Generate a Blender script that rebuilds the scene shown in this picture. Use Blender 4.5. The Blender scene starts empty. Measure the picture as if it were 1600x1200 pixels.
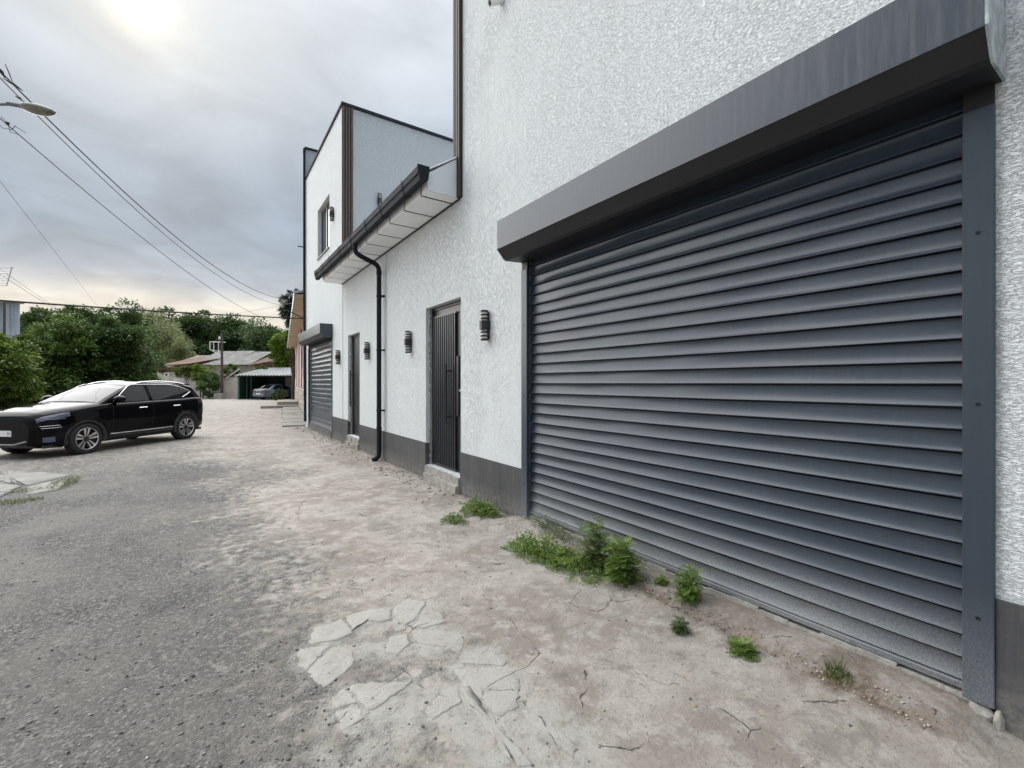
import bpy, bmesh, math, random
import numpy as np
from mathutils import Vector, Matrix
PI = math.pi
SC = bpy.context.scene
COL = SC.collection
# ------------------------------------------------------------------ camera
YAW = math.radians(34.272)
SY, CY = math.sin(YAW), math.cos(YAW)
F = 700.0
cd = bpy.data.cameras.new('camera'); cam = bpy.data.objects.new('camera', cd); COL.objects.link(cam)
cd.sensor_width = 36; cd.lens = 36 * F / 1600; cd.shift_y = -2 / 1600
cd.clip_start = .05; cd.clip_end = 2000
cam.location = (0, 0, 1.6); cam.rotation_euler = (PI / 2, 0, -YAW)
SC.camera = cam
# ------------------------------------------------------------------ world and sun
SUN_AZ = math.radians(-5.6)      # from +Y towards +X
SUN_EL = math.radians(32.8)
SD = Vector((math.sin(SUN_AZ) * math.cos(SUN_EL), math.cos(SUN_AZ) * math.cos(SUN_EL), math.sin(SUN_EL)))
world = bpy.data.worlds.new('World'); SC.world = world; world.use_nodes = True
wn, wl = world.node_tree.nodes, world.node_tree.links
wn.clear()
def N(nodes, t, **k):
    n = nodes.new(t)
    for a, b in k.items():
        if a == 'ins':
            for i, v in b.items(): n.inputs[i].default_value = v
        else: setattr(n, a, b)
    return n
def ramp(nodes, stops, interp='LINEAR'):
    r = nodes.new('ShaderNodeValToRGB'); cr = r.color_ramp; cr.interpolation = interp
    while len(cr.elements) > 1: cr.elements.remove(cr.elements[-1])
    cr.elements[0].position = stops[0][0]; cr.elements[0].color = (*stops[0][1], 1) if len(stops[0][1]) == 3 else stops[0][1]
    for p, c in stops[1:]:
        e = cr.elements.new(p); e.color = (*c, 1) if len(c) == 3 else c
    return r
def g3(v): return (v, v, v)
out = N(wn, 'ShaderNodeOutputWorld')
sky = N(wn, 'ShaderNodeTexSky', sky_type='NISHITA', sun_disc=False)
sky.sun_elevation = SUN_EL; sky.sun_rotation = SUN_AZ; sky.air_density = 1.5; sky.dust_density = 4
bg1 = N(wn, 'ShaderNodeBackground'); bg1.inputs[1].default_value = .08; wl.new(sky.outputs[0], bg1.inputs[0])
tc = N(wn, 'ShaderNodeTexCoord')
nrm = N(wn, 'ShaderNodeVectorMath', operation='NORMALIZE'); wl.new(tc.outputs['Generated'], nrm.inputs[0])
sep = N(wn, 'ShaderNodeSeparateXYZ'); wl.new(nrm.outputs[0], sep.inputs[0])
# flatten the direction on to the cloud deck
zp = N(wn, 'ShaderNodeMath', operation='ADD', ins={1: .22}); wl.new(sep.outputs[2], zp.inputs[0])
zm = N(wn, 'ShaderNodeMath', operation='MAXIMUM', ins={1: .05}); wl.new(zp.outputs[0], zm.inputs[0])
cmb = N(wn, 'ShaderNodeCombineXYZ')
for i in (0, 1):
    dv = N(wn, 'ShaderNodeMath', operation='DIVIDE'); wl.new(sep.outputs[i], dv.inputs[0]); wl.new(zm.outputs[0], dv.inputs[1]); wl.new(dv.outputs[0], cmb.inputs[i])
cn = N(wn, 'ShaderNodeTexNoise', ins={'Scale': 1.15, 'Detail': 6, 'Roughness': .5, 'Distortion': .5}); wl.new(cmb.outputs[0], cn.inputs['Vector'])
cn2 = N(wn, 'ShaderNodeTexNoise', ins={'Scale': 3.1, 'Detail': 5, 'Roughness': .5, 'Distortion': .8}); wl.new(cmb.outputs[0], cn2.inputs['Vector'])
# elevation colour of the overcast, disturbed by the cloud noise
wob = N(wn, 'ShaderNodeMath', operation='MULTIPLY_ADD', ins={1: .20, 2: -.10}); wl.new(cn.outputs[0], wob.inputs[0])
wz = N(wn, 'ShaderNodeMath', operation='MULTIPLY'); wl.new(wob.outputs[0], wz.inputs[0]); wl.new(zm.outputs[0], wz.inputs[1])
ze = N(wn, 'ShaderNodeMath', operation='ADD'); wl.new(sep.outputs[2], ze.inputs[0]); wl.new(wz.outputs[0], ze.inputs[1])
cr = ramp(wn, [(0, (.24, .235, .22)), (.10, (.365, .345, .305)), (.14, (.375, .355, .315)), (.18, (.22, .238, .262)), (.24, (.150, .182, .218)),
               (.36, (.158, .193, .234)), (.46, (.215, .245, .280)), (.56, (.275, .30, .326)), (.65, (.325, .345, .372)), (.8, (.70, .735, .79)), (1, (1.12, 1.18, 1.26))])
wl.new(ze.outputs[0], cr.inputs[0])
cm = N(wn, 'ShaderNodeMapRange', ins={1: .3, 2: .7, 3: .86, 4: 1.16}); wl.new(cn2.outputs[0], cm.inputs[0])
cmul = N(wn, 'ShaderNodeVectorMath', operation='SCALE'); wl.new(cr.outputs[0], cmul.inputs[0]); wl.new(cm.outputs[0], cmul.inputs[3])
dot = N(wn, 'ShaderNodeVectorMath', operation='DOT_PRODUCT'); dot.inputs[1].default_value = SD; wl.new(nrm.outputs[0], dot.inputs[0])
dmx = N(wn, 'ShaderNodeMath', operation='MAXIMUM', ins={1: 0}); wl.new(dot.outputs['Value'], dmx.inputs[0])
acc = cmul
for pw, colr in ((3400, (.42, .36, .20)), (520, (.085, .070, .036)), (44, (.022, .019, .012))):
    p = N(wn, 'ShaderNodeMath', operation='POWER', ins={1: pw}); wl.new(dmx.outputs[0], p.inputs[0])
    q = N(wn, 'ShaderNodeMath', operation='MULTIPLY'); wl.new(p.outputs[0], q.inputs[0]); wl.new(cm.outputs[0], q.inputs[1])
    s = N(wn, 'ShaderNodeVectorMath', operation='SCALE'); s.inputs[0].default_value = colr; wl.new(q.outputs[0], s.inputs[3])
    a = N(wn, 'ShaderNodeVectorMath', operation='ADD'); wl.new(acc.outputs[0], a.inputs[0]); wl.new(s.outputs[0], a.inputs[1]); acc = a
bg2 = N(wn, 'ShaderNodeBackground'); bg2.inputs[1].default_value = 1.0; wl.new(acc.outputs[0], bg2.inputs[0])
mx = N(wn, 'ShaderNodeMixShader'); mx.inputs[0].default_value = .985
wl.new(bg1.outputs[0], mx.inputs[1]); wl.new(bg2.outputs[0], mx.inputs[2]); wl.new(mx.outputs[0], out.inputs[0])
sl = bpy.data.lights.new('sun', 'SUN'); sun = bpy.data.objects.new('sun', sl); COL.objects.link(sun)
sl.energy = 2.6; sl.angle = math.radians(100); sl.color = (1, .985, .95)
sun.rotation_euler = (-SD).to_track_quat('-Z', 'Y').to_euler()
SC.view_settings.view_transform = 'Standard'; SC.view_settings.look = 'None'
SC.view_settings.exposure = 1.22; SC.view_settings.gamma = 1; SC.view_settings.use_curve_mapping = False
# ------------------------------------------------------------------ material helper
MATS = {}
def mat(name, base, rough=.6, metal=0, var=.0, vscale=3, bump=0, bscale=40, spec=.5, coat=0, second=None, bstretch=None, island=None, transl=0, ior=None):
    """Principled with noise colour variation, bump; base is the paint's own colour"""
    m = bpy.data.materials.new(name); m.use_nodes = True; nt = m.node_tree; n, l = nt.nodes, nt.links
    b = n['Principled BSDF']; o = n['Material Output']
    b.inputs['Base Color'].default_value = (*base, 1); b.inputs['Roughness'].default_value = rough; b.inputs['Metallic'].default_value = metal
    b.inputs['Specular IOR Level'].default_value = spec; b.inputs['Coat Weight'].default_value = coat; b.inputs['Coat Roughness'].default_value = .04
    if ior: b.inputs['IOR'].default_value = ior
    g = N(n, 'ShaderNodeNewGeometry')
    src = None
    if var or second:
        t = N(n, 'ShaderNodeTexNoise', ins={'Scale': vscale, 'Detail': 7, 'Roughness': .62}); l.new(g.outputs['Position'], t.inputs['Vector'])
        c2 = second or tuple(min(1, c * (1 + var)) for c in base)
        c1 = base if second else tuple(c * (1 - var) for c in base)
        r = ramp(n, [(.34, c1), (.66, c2)]); l.new(t.outputs[0], r.inputs[0]); src = r.outputs[0]
        l.new(src, b.inputs['Base Color'])
    if island:
        r = ramp(n, [(i / max(1, len(island) - 1), c) for i, c in enumerate(island)]); l.new(g.outputs['Random Per Island'], r.inputs[0])
        t = N(n, 'ShaderNodeTexNoise', ins={'Scale': vscale, 'Detail': 2}); l.new(g.outputs['Position'], t.inputs['Vector'])
        mr = N(n, 'ShaderNodeMapRange', ins={1: .3, 2: .7, 3: .7, 4: 1.35}); l.new(t.outputs[0], mr.inputs[0])
        s = N(n, 'ShaderNodeVectorMath', operation='SCALE'); l.new(r.outputs[0], s.inputs[0]); l.new(mr.outputs[0], s.inputs[3]); src = s.outputs[0]
        l.new(src, b.inputs['Base Color'])
    if bump:
        t = N(n, 'ShaderNodeTexNoise', ins={'Scale': bscale, 'Detail': 5, 'Roughness': .6})
        if bstretch:
            mp = N(n, 'ShaderNodeMapping'); mp.inputs['Scale'].default_value = bstretch; l.new(g.outputs['Position'], mp.inputs[0]); l.new(mp.outputs[0], t.inputs['Vector'])
        else: l.new(g.outputs['Position'], t.inputs['Vector'])
        bp = N(n, 'ShaderNodeBump', ins={'Strength': 1, 'Distance': bump}); l.new(t.outputs[0], bp.inputs['Height']); l.new(bp.outputs[0], b.inputs['Normal'])
    if transl:
        tr = N(n, 'ShaderNodeBsdfTranslucent'); ms = N(n, 'ShaderNodeMixShader'); ms.inputs[0].default_value = transl
        if src: l.new(src, tr.inputs[0])
        else: tr.inputs[0].default_value = (*base, 1)
        l.new(b.outputs[0], ms.inputs[1]); l.new(tr.outputs[0], ms.inputs[2]); l.new(ms.outputs[0], o.inputs[0])
    MATS[name] = m
    return m
def new_nodes(name):
    m = bpy.data.materials.new(name); m.use_nodes = True; MATS[name] = m
    return m, m.node_tree.nodes, m.node_tree.links, m.node_tree.nodes['Principled BSDF']
def mixc(n, l, fac, a, b, mode='MIX'):
    x = N(n, 'ShaderNodeMix', data_type='RGBA', blend_type=mode)
    for sock, v in ((x.inputs[0], fac), (x.inputs[6], a), (x.inputs[7], b)):
        if isinstance(v, (int, float)): sock.default_value = v
        elif isinstance(v, tuple): sock.default_value = (*v, 1)
        else: l.new(v, sock)
    return x.outputs[2]
def maprange(n, l, src, a, b, c=0, d=1):
    x = N(n, 'ShaderNodeMapRange', ins={1: a, 2: b, 3: c, 4: d}); l.new(src, x.inputs[0]); return x.outputs[0]
def mth(n, l, op, a, b=None):
    x = N(n, 'ShaderNodeMath', operation=op)
    for i, v in enumerate((a, b)):
        if v is None: continue
        if isinstance(v, (int, float)): x.inputs[i].default_value = v
        else: l.new(v, x.inputs[i])
    return x.outputs[0]
def noise(n, l, vec, scale, detail=4, rough=.55, stretch=None, dist=0):
    t = N(n, 'ShaderNodeTexNoise', ins={'Scale': scale, 'Detail': detail, 'Roughness': rough, 'Distortion': dist})
    if stretch:
        mp = N(n, 'ShaderNodeMapping'); mp.inputs['Scale'].default_value = stretch; l.new(vec, mp.inputs[0]); vec = mp.outputs[0]
    l.new(vec, t.inputs['Vector']); return t.outputs[0]
# --- stucco: combed bark-beetle render
def stucco(name, base, groove_shade, amount=1.0):
    m, n, l, b = new_nodes(name)
    g = N(n, 'ShaderNodeNewGeometry'); P = g.outputs['Position']
    h1 = noise(n, l, P, 1, 4, .6, (30, 30, 150), .4)      # grooves lying level
    h2 = noise(n, l, P, 1, 4, .6, (125, 125, 20), .4)      # grooves standing up
    sel = noise(n, l, P, 1.1, 3, .5, None, .3)
    sy = N(n, 'ShaderNodeSeparateXYZ'); l.new(P, sy.inputs[0])
    sf = maprange(n, l, mth(n, l, 'ADD', sy.outputs[1], mth(n, l, 'MULTIPLY', mth(n, l, 'SUBTRACT', sel, .5), 5.0)), 4.0, 5.2)
    grain = noise(n, l, P, 130, 4, .7)
    r1 = mth(n, l, 'ABSOLUTE', mth(n, l, 'SUBTRACT', h1, .47)); r2 = mth(n, l, 'ABSOLUTE', mth(n, l, 'SUBTRACT', h2, .47))
    g1 = maprange(n, l, r1, 0, .055); g2 = maprange(n, l, r2, 0, .055)
    mixf = N(n, 'ShaderNodeMix', data_type='FLOAT'); l.new(sf, mixf.inputs[0]); l.new(g1, mixf.inputs[2]); l.new(g2, mixf.inputs[3])
    gr = mixf.outputs[0]
    lump = noise(n, l, P, 60, 5, .6)
    mot = noise(n, l, P, 1, 5, .7, (52, 52, 19), .2); mot2 = noise(n, l, P, 1, 4, .7, (14, 14, 46), .2)
    hgt = mth(n, l, 'ADD', mth(n, l, 'ADD', mth(n, l, 'MULTIPLY', mth(n, l, 'MULTIPLY', mot, 1.6), maprange(n, l, sf, 0, 1, .35, 1)), mth(n, l, 'MULTIPLY', gr, .55)), mth(n, l, 'ADD', mth(n, l, 'MULTIPLY', lump, 1.0), mth(n, l, 'MULTIPLY', grain, .35)))
    bp = N(n, 'ShaderNodeBump', ins={'Strength': 1, 'Distance': .0085 * amount}); l.new(hgt, bp.inputs['Height']); l.new(bp.outputs[0], b.inputs['Normal'])
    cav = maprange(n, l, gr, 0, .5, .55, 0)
    big = noise(n, l, P, .7, 5, .55, (1, 1, .6)); bigf = maprange(n, l, big, .35, .7, 0, .4)
    strk = noise(n, l, P, 1, 5, .6, (3.2, 3.2, .22)); stf = maprange(n, l, strk, .52, .72, 0, .3)
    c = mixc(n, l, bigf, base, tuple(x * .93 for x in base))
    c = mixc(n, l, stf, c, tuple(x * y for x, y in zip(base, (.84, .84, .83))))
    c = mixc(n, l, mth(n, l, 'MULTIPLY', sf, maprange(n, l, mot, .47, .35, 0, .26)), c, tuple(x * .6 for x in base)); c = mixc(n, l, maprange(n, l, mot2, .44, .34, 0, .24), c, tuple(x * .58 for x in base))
    c = mixc(n, l, cav, c, groove_shade)  # relief shading put into the colour: grooves darkened where the bump reads weakly
    l.new(c, b.inputs['Base Color']); b.inputs['Roughness'].default_value = .92; b.inputs['Specular IOR Level'].default_value = .2
    return m
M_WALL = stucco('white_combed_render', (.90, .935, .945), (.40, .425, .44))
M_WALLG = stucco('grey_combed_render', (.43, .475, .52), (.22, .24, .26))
# --- painted steel of the shutters, dusty towards the ground
def shutter_mat(name, base, dust, z0, z1):
    m, n, l, b = new_nodes(name)
    g = N(n, 'ShaderNodeNewGeometry'); P = g.outputs['Position']
    s = N(n, 'ShaderNodeSeparateXYZ'); l.new(P, s.inputs[0])
    low = maprange(n, l, s.outputs[2], z1, z0)
    low = mth(n, l, 'POWER', low, 1.6)
    speck = noise(n, l, P, 190, 3, .7, (1, 1, .45)); big = noise(n, l, P, 2.6, 5, .6, (1, .6, 1))
    f = mth(n, l, 'MULTIPLY', low, maprange(n, l, speck, .36, .62, .35, 1.0))
    f = mth(n, l, 'MULTIPLY', f, maprange(n, l, big, .3, .6, .7, 1.05))
    vst = noise(n, l, P, 1, 4, .7, (34, 34, 2.2) if z0 < -1 else (40, 40, 2.0)); f2 = maprange(n, l, vst, .45, .75, 0, .30 if z0 < -1 else .03)
    f = mth(n, l, 'MAXIMUM', f, f2)
    l.new(mixc(n, l, f, base, dust), b.inputs['Base Color'])
    l.new(maprange(n, l, f, 0, 1, .30, .85), b.inputs['Roughness'])
    bp = N(n, 'ShaderNodeBump', ins={'Strength': .5, 'Distance': .0006}); l.new(noise(n, l, P, 300, 2), bp.inputs['Height']); l.new(bp.outputs[0], b.inputs['Normal'])
    return m
M_SHUT = shutter_mat('slate_blue_shutter_paint', (.032, .044, .064), (.33, .335, .33), .05, .66)
M_BOX = shutter_mat('slate_housing_paint', (.042, .053, .072), (.15, .16, .17), -5, -4)
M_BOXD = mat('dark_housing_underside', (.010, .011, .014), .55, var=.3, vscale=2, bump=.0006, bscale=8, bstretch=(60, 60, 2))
M_RAIL = shutter_mat('guide_rail_paint', (.036, .050, .068), (.25, .26, .27), .0, .7)
M_CAP = mat('pale_scuffed_end_cap', (.34, .38, .40), .6, var=.35, vscale=14)
M_PLINTH, n, l, b = new_nodes('dark_grey_plinth_paint')
g = N(n, 'ShaderNodeNewGeometry'); P = g.outputs['Position']; s3 = N(n, 'ShaderNodeSeparateXYZ'); l.new(P, s3.inputs[0])
lowz = maprange(n, l, s3.outputs[2], .30, .0); spl = mth(n, l, 'MULTIPLY', lowz, maprange(n, l, noise(n, l, P, 16, 6, .75), .35, .62)); spl = mth(n, l, 'MAXIMUM', spl, maprange(n, l, noise(n, l, P, 5, 7, .7, (1, 1, .3)), .56, .85, 0, .4))
pc = mixc(n, l, maprange(n, l, noise(n, l, P, 2.2, 6), .35, .65), (.048, .049, .052), (.074, .075, .078)); pc = mixc(n, l, spl, pc, (.24, .225, .20))
vj = noise(n, l, P, 1, 4, .6, (.1, 26, .6)); pc = mixc(n, l, maprange(n, l, vj, .5, .75, 0, .3), pc, (.14, .14, .142))
l.new(pc, b.inputs['Base Color']); b.inputs['Roughness'].default_value = .75
bp = N(n, 'ShaderNodeBump', ins={'Strength': 1, 'Distance': .0015}); l.new(noise(n, l, P, 70, 5, .65), bp.inputs['Height']); l.new(bp.outputs[0], b.inputs['Normal'])
M_BLACK = mat('black_powder_coat', (.012, .013, .015), .45)
M_DOOR = mat('dark_blue_grey_door_paint', (.013, .016, .022), .35, var=.2, vscale=4)
M_DOOR2 = mat('plain_dark_door_paint', (.012, .013, .015), .45, var=.2, vscale=3)
M_GUT = mat('dark_gutter_paint', (.010, .013, .020), .75, var=.15, vscale=5, spec=.25)
M_SOF = mat('white_composite_soffit', (.84, .85, .85), .38, var=.03, vscale=2)
M_FASC = mat('bluish_white_sheet', (.62, .67, .72), .4, var=.04, vscale=2)
M_BROWN = mat('brown_lamella', (.055, .036, .030), .5, var=.15, vscale=6)
M_BROWND = mat('dark_cladding_backing', (.02, .016, .016), .7)
M_ROUGHC = mat('rough_broken_concrete', (.26, .245, .22), .95, second=(.42, .40, .365), vscale=9, bump=.012, bscale=34)
M_MORTAR = mat('raw_grey_mortar', (.22, .24, .25), .95, second=(.40, .42, .43), vscale=12, bump=.006, bscale=50)
M_FOAM = mat('ragged_brown_foam', (.10, .05, .018), .9, second=(.25, .14, .05), vscale=40, bump=.006, bscale=90)
M_ACRYL = mat('white_acrylic', (.75, .76, .75), .35)
M_GLASSD = mat('dark_window_glass', (.03, .035, .04), .03, spec=.8)
M_FRAME = mat('grey_window_frame', (.10, .105, .11), .45)
M_STEEL = mat('galvanised_steel', (.38, .40, .42), .45, metal=.6, var=.2, vscale=6)
M_BOLT = mat('dark_bolt_hole', (.006, .006, .007), .7)

# ------------------------------------------------------------------ mesh builder
class MB:
    def __init__(s): s.v = []; s.f = []; s.m = []; s.sm = []
    def add(s, vs, fs, mi=0, smooth=False):
        o = len(s.v); s.v += [tuple(v) for v in vs]
        for f in fs: s.f.append(tuple(o + i for i in f)); s.m.append(mi); s.sm.append(smooth)
    def box(s, a, b, mi=0, M=None):
        (x0, y0, z0), (x1, y1, z1) = a, b
        vs = [(x0, y0, z0), (x1, y0, z0), (x1, y1, z0), (x0, y1, z0), (x0, y0, z1), (x1, y0, z1), (x1, y1, z1), (x0, y1, z1)]
        if M is not None: vs = [M @ Vector(v) for v in vs]
        s.add(vs, [(0, 3, 2, 1), (4, 5, 6, 7), (0, 1, 5, 4), (1, 2, 6, 5), (2, 3, 7, 6), (3, 0, 4, 7)], mi)
    def rbox(s, a, b, r=.004, mi=0):
        """box with chamfered edges along its longest axis"""
        a = list(a); b = list(b); d = [b[i] - a[i] for i in range(3)]; k = d.index(max(d)); i, j = [q for q in range(3) if q != k]
        r = min(r, d[i] * .4, d[j] * .4)
        pr = [(a[i] + r, a[j]), (b[i] - r, a[j]), (b[i], a[j] + r), (b[i], b[j] - r), (b[i] - r, b[j]), (a[i] + r, b[j]), (a[i], b[j] - r), (a[i], a[j] + r)]
        vs = []
        for e in (a[k], b[k]):
            for p in pr:
                v = [0, 0, 0]; v[k] = e; v[i] = p[0]; v[j] = p[1]; vs.append(v)
        fs = [tuple(range(8)), tuple(range(15, 7, -1))] + [(q, (q + 1) % 8, 8 + (q + 1) % 8, 8 + q) for q in range(8)]
        s.add(vs, fs, mi)
    def tube(s, path, rad, seg=8, mi=0, caps=True, smooth=True):
        path = [Vector(p) for p in path]; n = len(path)
        rs = rad if isinstance(rad, (list, tuple)) else [rad] * n
        vs = []; t0 = (path[1] - path[0]).normalized()
        up = Vector((0, 0, 1)) if abs(t0.z) < .9 else Vector((1, 0, 0))
        u = t0.cross(up).normalized()
        for i, p in enumerate(path):
            t = (path[min(i + 1, n - 1)] - path[max(i - 1, 0)])
            t = t.normalized() if t.length > 1e-9 else t0
            u = (u - t * u.dot(t)); u = u.normalized() if u.length > 1e-6 else t.orthogonal().normalized(); w = t.cross(u)
            for k in range(seg):
                a = 2 * PI * k / seg; vs.append(p + (u * math.cos(a) + w * math.sin(a)) * rs[i])
        fs = [(i * seg + k, i * seg + (k + 1) % seg, (i + 1) * seg + (k + 1) % seg, (i + 1) * seg + k) for i in range(n - 1) for k in range(seg)]
        s.add(vs, fs, mi, smooth)
        if caps: s.add(vs[:seg], [tuple(range(seg))], mi); s.add(vs[-seg:], [tuple(range(seg))[::-1]], mi)
    def prism(s, prof, axis, a, b, mi=0, smooth=False, caps=True):
        """extrude a 2D profile along an axis (0,1,2) from a to b"""
        i, j = [q for q in range(3) if q != axis]; n = len(prof); vs = []
        for e in (a, b):
            for p in prof:
                v = [0, 0, 0]; v[axis] = e; v[i] = p[0]; v[j] = p[1]; vs.append(v)
        s.add(vs, [(k, (k + 1) % n, n + (k + 1) % n, n + k) for k in range(n)], mi, smooth)
        if caps: s.add(vs[:n], [tuple(range(n))[::-1]], mi); s.add(vs[n:], [tuple(range(n))], mi)
    def lathe(s, prof, seg=24, mi=0, M=None, smooth=True):
        """profile (r, z) about z"""
        n = len(prof); vs = []
        for k in range(seg):
            a = 2 * PI * k / seg
            for r, z in prof: vs.append(Vector((r * math.cos(a), r * math.sin(a), z)))
        if M is not None: vs = [M @ v for v in vs]
        s.add(vs, [(k * n + i, ((k + 1) % seg) * n + i, ((k + 1) % seg) * n + i + 1, k * n + i + 1) for k in range(seg) for i in range(n - 1)], mi, smooth)
    def mesh(s, name, mats):
        me = bpy.data.meshes.new(name); me.from_pydata(s.v, [], s.f)
        for m in (mats if isinstance(mats, (list, tuple)) else [mats]): me.materials.append(m)
        me.polygons.foreach_set('material_index', s.m); me.polygons.foreach_set('use_smooth', s.sm)
        bm = bmesh.new(); bm.from_mesh(me); bmesh.ops.recalc_face_normals(bm, faces=bm.faces); bm.to_mesh(me); bm.free()
        me.update(); return me
    def build(s, name, mats, parent=None): return link(name, s.mesh(name, mats), parent)
def link(name, me, parent=None, loc=None, rot=None):
    o = bpy.data.objects.new(name, me); COL.objects.link(o)
    if parent: o.parent = parent
    if loc: o.location = loc
    if rot: o.rotation_euler = rot
    return o
def tag(o, label, cat, group=None, kind=None):
    if label: o['label'] = label
    if cat: o['category'] = cat
    if group: o['group'] = group
    if kind: o['kind'] = kind
    return o
def empty(name, loc=(0, 0, 0), rz=0, label=None, cat=None, group=None):
    o = bpy.data.objects.new(name, None); COL.objects.link(o); o.location = loc; o.rotation_euler = (0, 0, rz); o.empty_display_size = .2
    return tag(o, label, cat, group)
def copy_tree(o, parent=None):
    c = o.copy(); COL.objects.link(c)
    if parent: c.parent = parent
    for ch in list(o.children): copy_tree(ch, c)
    return c
def npmesh(name, V, Fq, mats, mi=None):
    """V (n,3), Fq (m,k) arrays -> mesh"""
    V = np.asarray(V, dtype=np.float32); Fq = np.asarray(Fq, dtype=np.int32)
    me = bpy.data.meshes.new(name); me.vertices.add(len(V)); me.vertices.foreach_set('co', V.ravel())
    k = Fq.shape[1]; me.loops.add(Fq.size); me.loops.foreach_set('vertex_index', Fq.ravel())
    me.polygons.add(len(Fq)); me.polygons.foreach_set('loop_start', np.arange(0, Fq.size, k, dtype=np.int32))
    for m in (mats if isinstance(mats, (list, tuple)) else [mats]): me.materials.append(m)
    if mi is not None: me.polygons.foreach_set('material_index', np.asarray(mi, dtype=np.int32))
    me.update(calc_edges=True); return me
def W(xc, Z, z=0.0):     # yard axes (square to the far wall) -> world
    return Vector((xc * CY + Z * SY, -xc * SY + Z * CY, z))
def Q(px, Z): return (px - 800) * Z / F           # measured width at a distance
def QZ(py, Z): return 1.6 + (598 - py) * Z / F    # measured height at a distance

# ------------------------------------------------------------------ value noise
def _h(ix, iy, seed):
    n = (ix.astype(np.int64) * 374761393 + iy.astype(np.int64) * 668265263 + seed * 1442695041) & 0xffffffff
    n = ((n ^ (n >> 13)) * 1274126177) & 0xffffffff
    return ((n ^ (n >> 16)) & 0xffff) / 65535.0
def vn(x, y, s, seed=0):
    x = x * s; y = y * s; ix = np.floor(x); iy = np.floor(y); fx = x - ix; fy = y - iy
    fx = fx * fx * (3 - 2 * fx); fy = fy * fy * (3 - 2 * fy)
    a = _h(ix, iy, seed); b = _h(ix + 1, iy, seed); c = _h(ix, iy + 1, seed); d = _h(ix + 1, iy + 1, seed)
    return (a * (1 - fx) + b * fx) * (1 - fy) + (c * (1 - fx) + d * fx) * fy - .5
def fbm(x, y, s, o=4, seed=0):
    r = 0; a = 1; t = 0
    for i in range(o): r = r + a * vn(x, y, s * 2 ** i, seed + i); t += a; a *= .5
    return r / t
def onG(px, py):
    Z = 1.6 * F / (py - 598); xc = (px - 800) / F * Z
    return (xc * CY + Z * SY, -xc * SY + Z * CY)
# ------------------------------------------------------------------ ground
WX = 3.005
def sstep(a, b, x):
    t = np.clip((x - a) / (b - a), 0, 1); return t * t * (3 - 2 * t)
def ground_h(x, y):
    h = fbm(x, y, .35, 4, 3) * .05 + fbm(x, y, 3.1, 4, 9) * .016
    near = np.exp(-((x - 3.0) / 1.2) ** 2)
    h = h * (1 - .35 * near)
    ap = sstep(2.50, 3.02, x) * (1 - sstep(4.1, 4.5, y)) * sstep(.35, .60, y)    # apron in front of the shutter
    h = h + ap * (.085 + .02 * vn(x, y, 3, 5))
    # worn track edge in the concrete
    xb = np.interp(y, BY, BX); e = sstep(-.15, .1, x - xb + fbm(x, y, 1.3, 4, 21) * .9) * (y < 12) * (x < 3)
    h = h + e * .012
    ln = np.abs(x - (2.735 + .045 * fbm(x, y, 2.2, 3, 33)))
    h = h - .016 * np.exp(-(ln / .035) ** 2) * (y > .55) * (y < 2.7)
    return h
BY = [-5, 0, 1.76, 2.07, 2.67, 3.04, 3.36, 5.25, 7.07, 9, 12.3, 20]
BX = [1.6, 1.2, .72, .57, .49, .40, .10, .19, .56, .8, .7, .2]
def grid_axis(lo, hi, step, far):
    a = list(np.arange(lo, hi + 1e-6, step)); s = step; v = a[-1]; u = a[0]; pre = []
    while v < far: s *= 1.16; v += s; a.append(v)
    s = step
    while u > -far: s *= 1.16; u -= s; pre.append(u)
    return np.array(pre[::-1] + a)
gx = grid_axis(-4.5, 3.1, .026, 600); gy = grid_axis(-.5, 11, .026, 600)
GX, GY = np.meshgrid(gx, gy, indexing='ij')
GZ = ground_h(GX, GY)
fade = np.clip(1 - (np.hypot(GX, GY) - 60) / 40, 0, 1); GZ = GZ * fade
r = .0045
asph = 1 - sstep(-.1, .1, GX - np.interp(GY, BY, BX) + fbm(GX, GY, 1.3, 4, 21) * .9)
GZ += (vn(GX, GY, 38, 50) * .009 * asph + vn(GX, GY, 30, 51) * .003) * ((np.hypot(GX, GY) < 9))
V = np.stack([GX, GY, GZ], -1).reshape(-1, 3)
nx, ny = GX.shape; I = np.arange(nx * ny).reshape(nx, ny)
Fq = np.stack([I[:-1, :-1], I[1:, :-1], I[1:, 1:], I[:-1, 1:]], -1).reshape(-1, 4)
m, n, l, b = new_nodes('worn_yard_surface'); M_GROUND = m
g = N(n, 'ShaderNodeNewGeometry'); P = g.outputs['Position']
at = N(n, 'ShaderNodeAttribute', attribute_name='mask'); sp = N(n, 'ShaderNodeSeparateColor'); l.new(at.outputs['Color'], sp.inputs[0])
edge = noise(n, l, P, 9, 6, .7)
am = mth(n, l, 'ADD', sp.outputs[0], mth(n, l, 'MULTIPLY', mth(n, l, 'SUBTRACT', edge, .5), 2.2)); am = maprange(n, l, am, .25, .75)
agg = N(n, 'ShaderNodeTexVoronoi', feature='F1', ins={'Scale': 75}); l.new(P, agg.inputs['Vector'])
aggc = N(n, 'ShaderNodeSeparateColor'); l.new(agg.outputs['Color'], aggc.inputs[0])
ar = ramp(n, [(0, (.038, .037, .036)), (.35, (.105, .102, .098)), (.75, (.200, .195, .186)), (1, (.48, .465, .445))]); l.new(aggc.outputs[0], ar.inputs[0])
fine = noise(n, l, P, 160, 4, .7)
ac = mixc(n, l, .40, ar.outputs[0], mixc(n, l, maprange(n, l, fine, .3, .7), (.07, .068, .065), (.285, .277, .265)))
bigA = noise(n, l, P, .55, 6, .6, None, .3)
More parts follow.
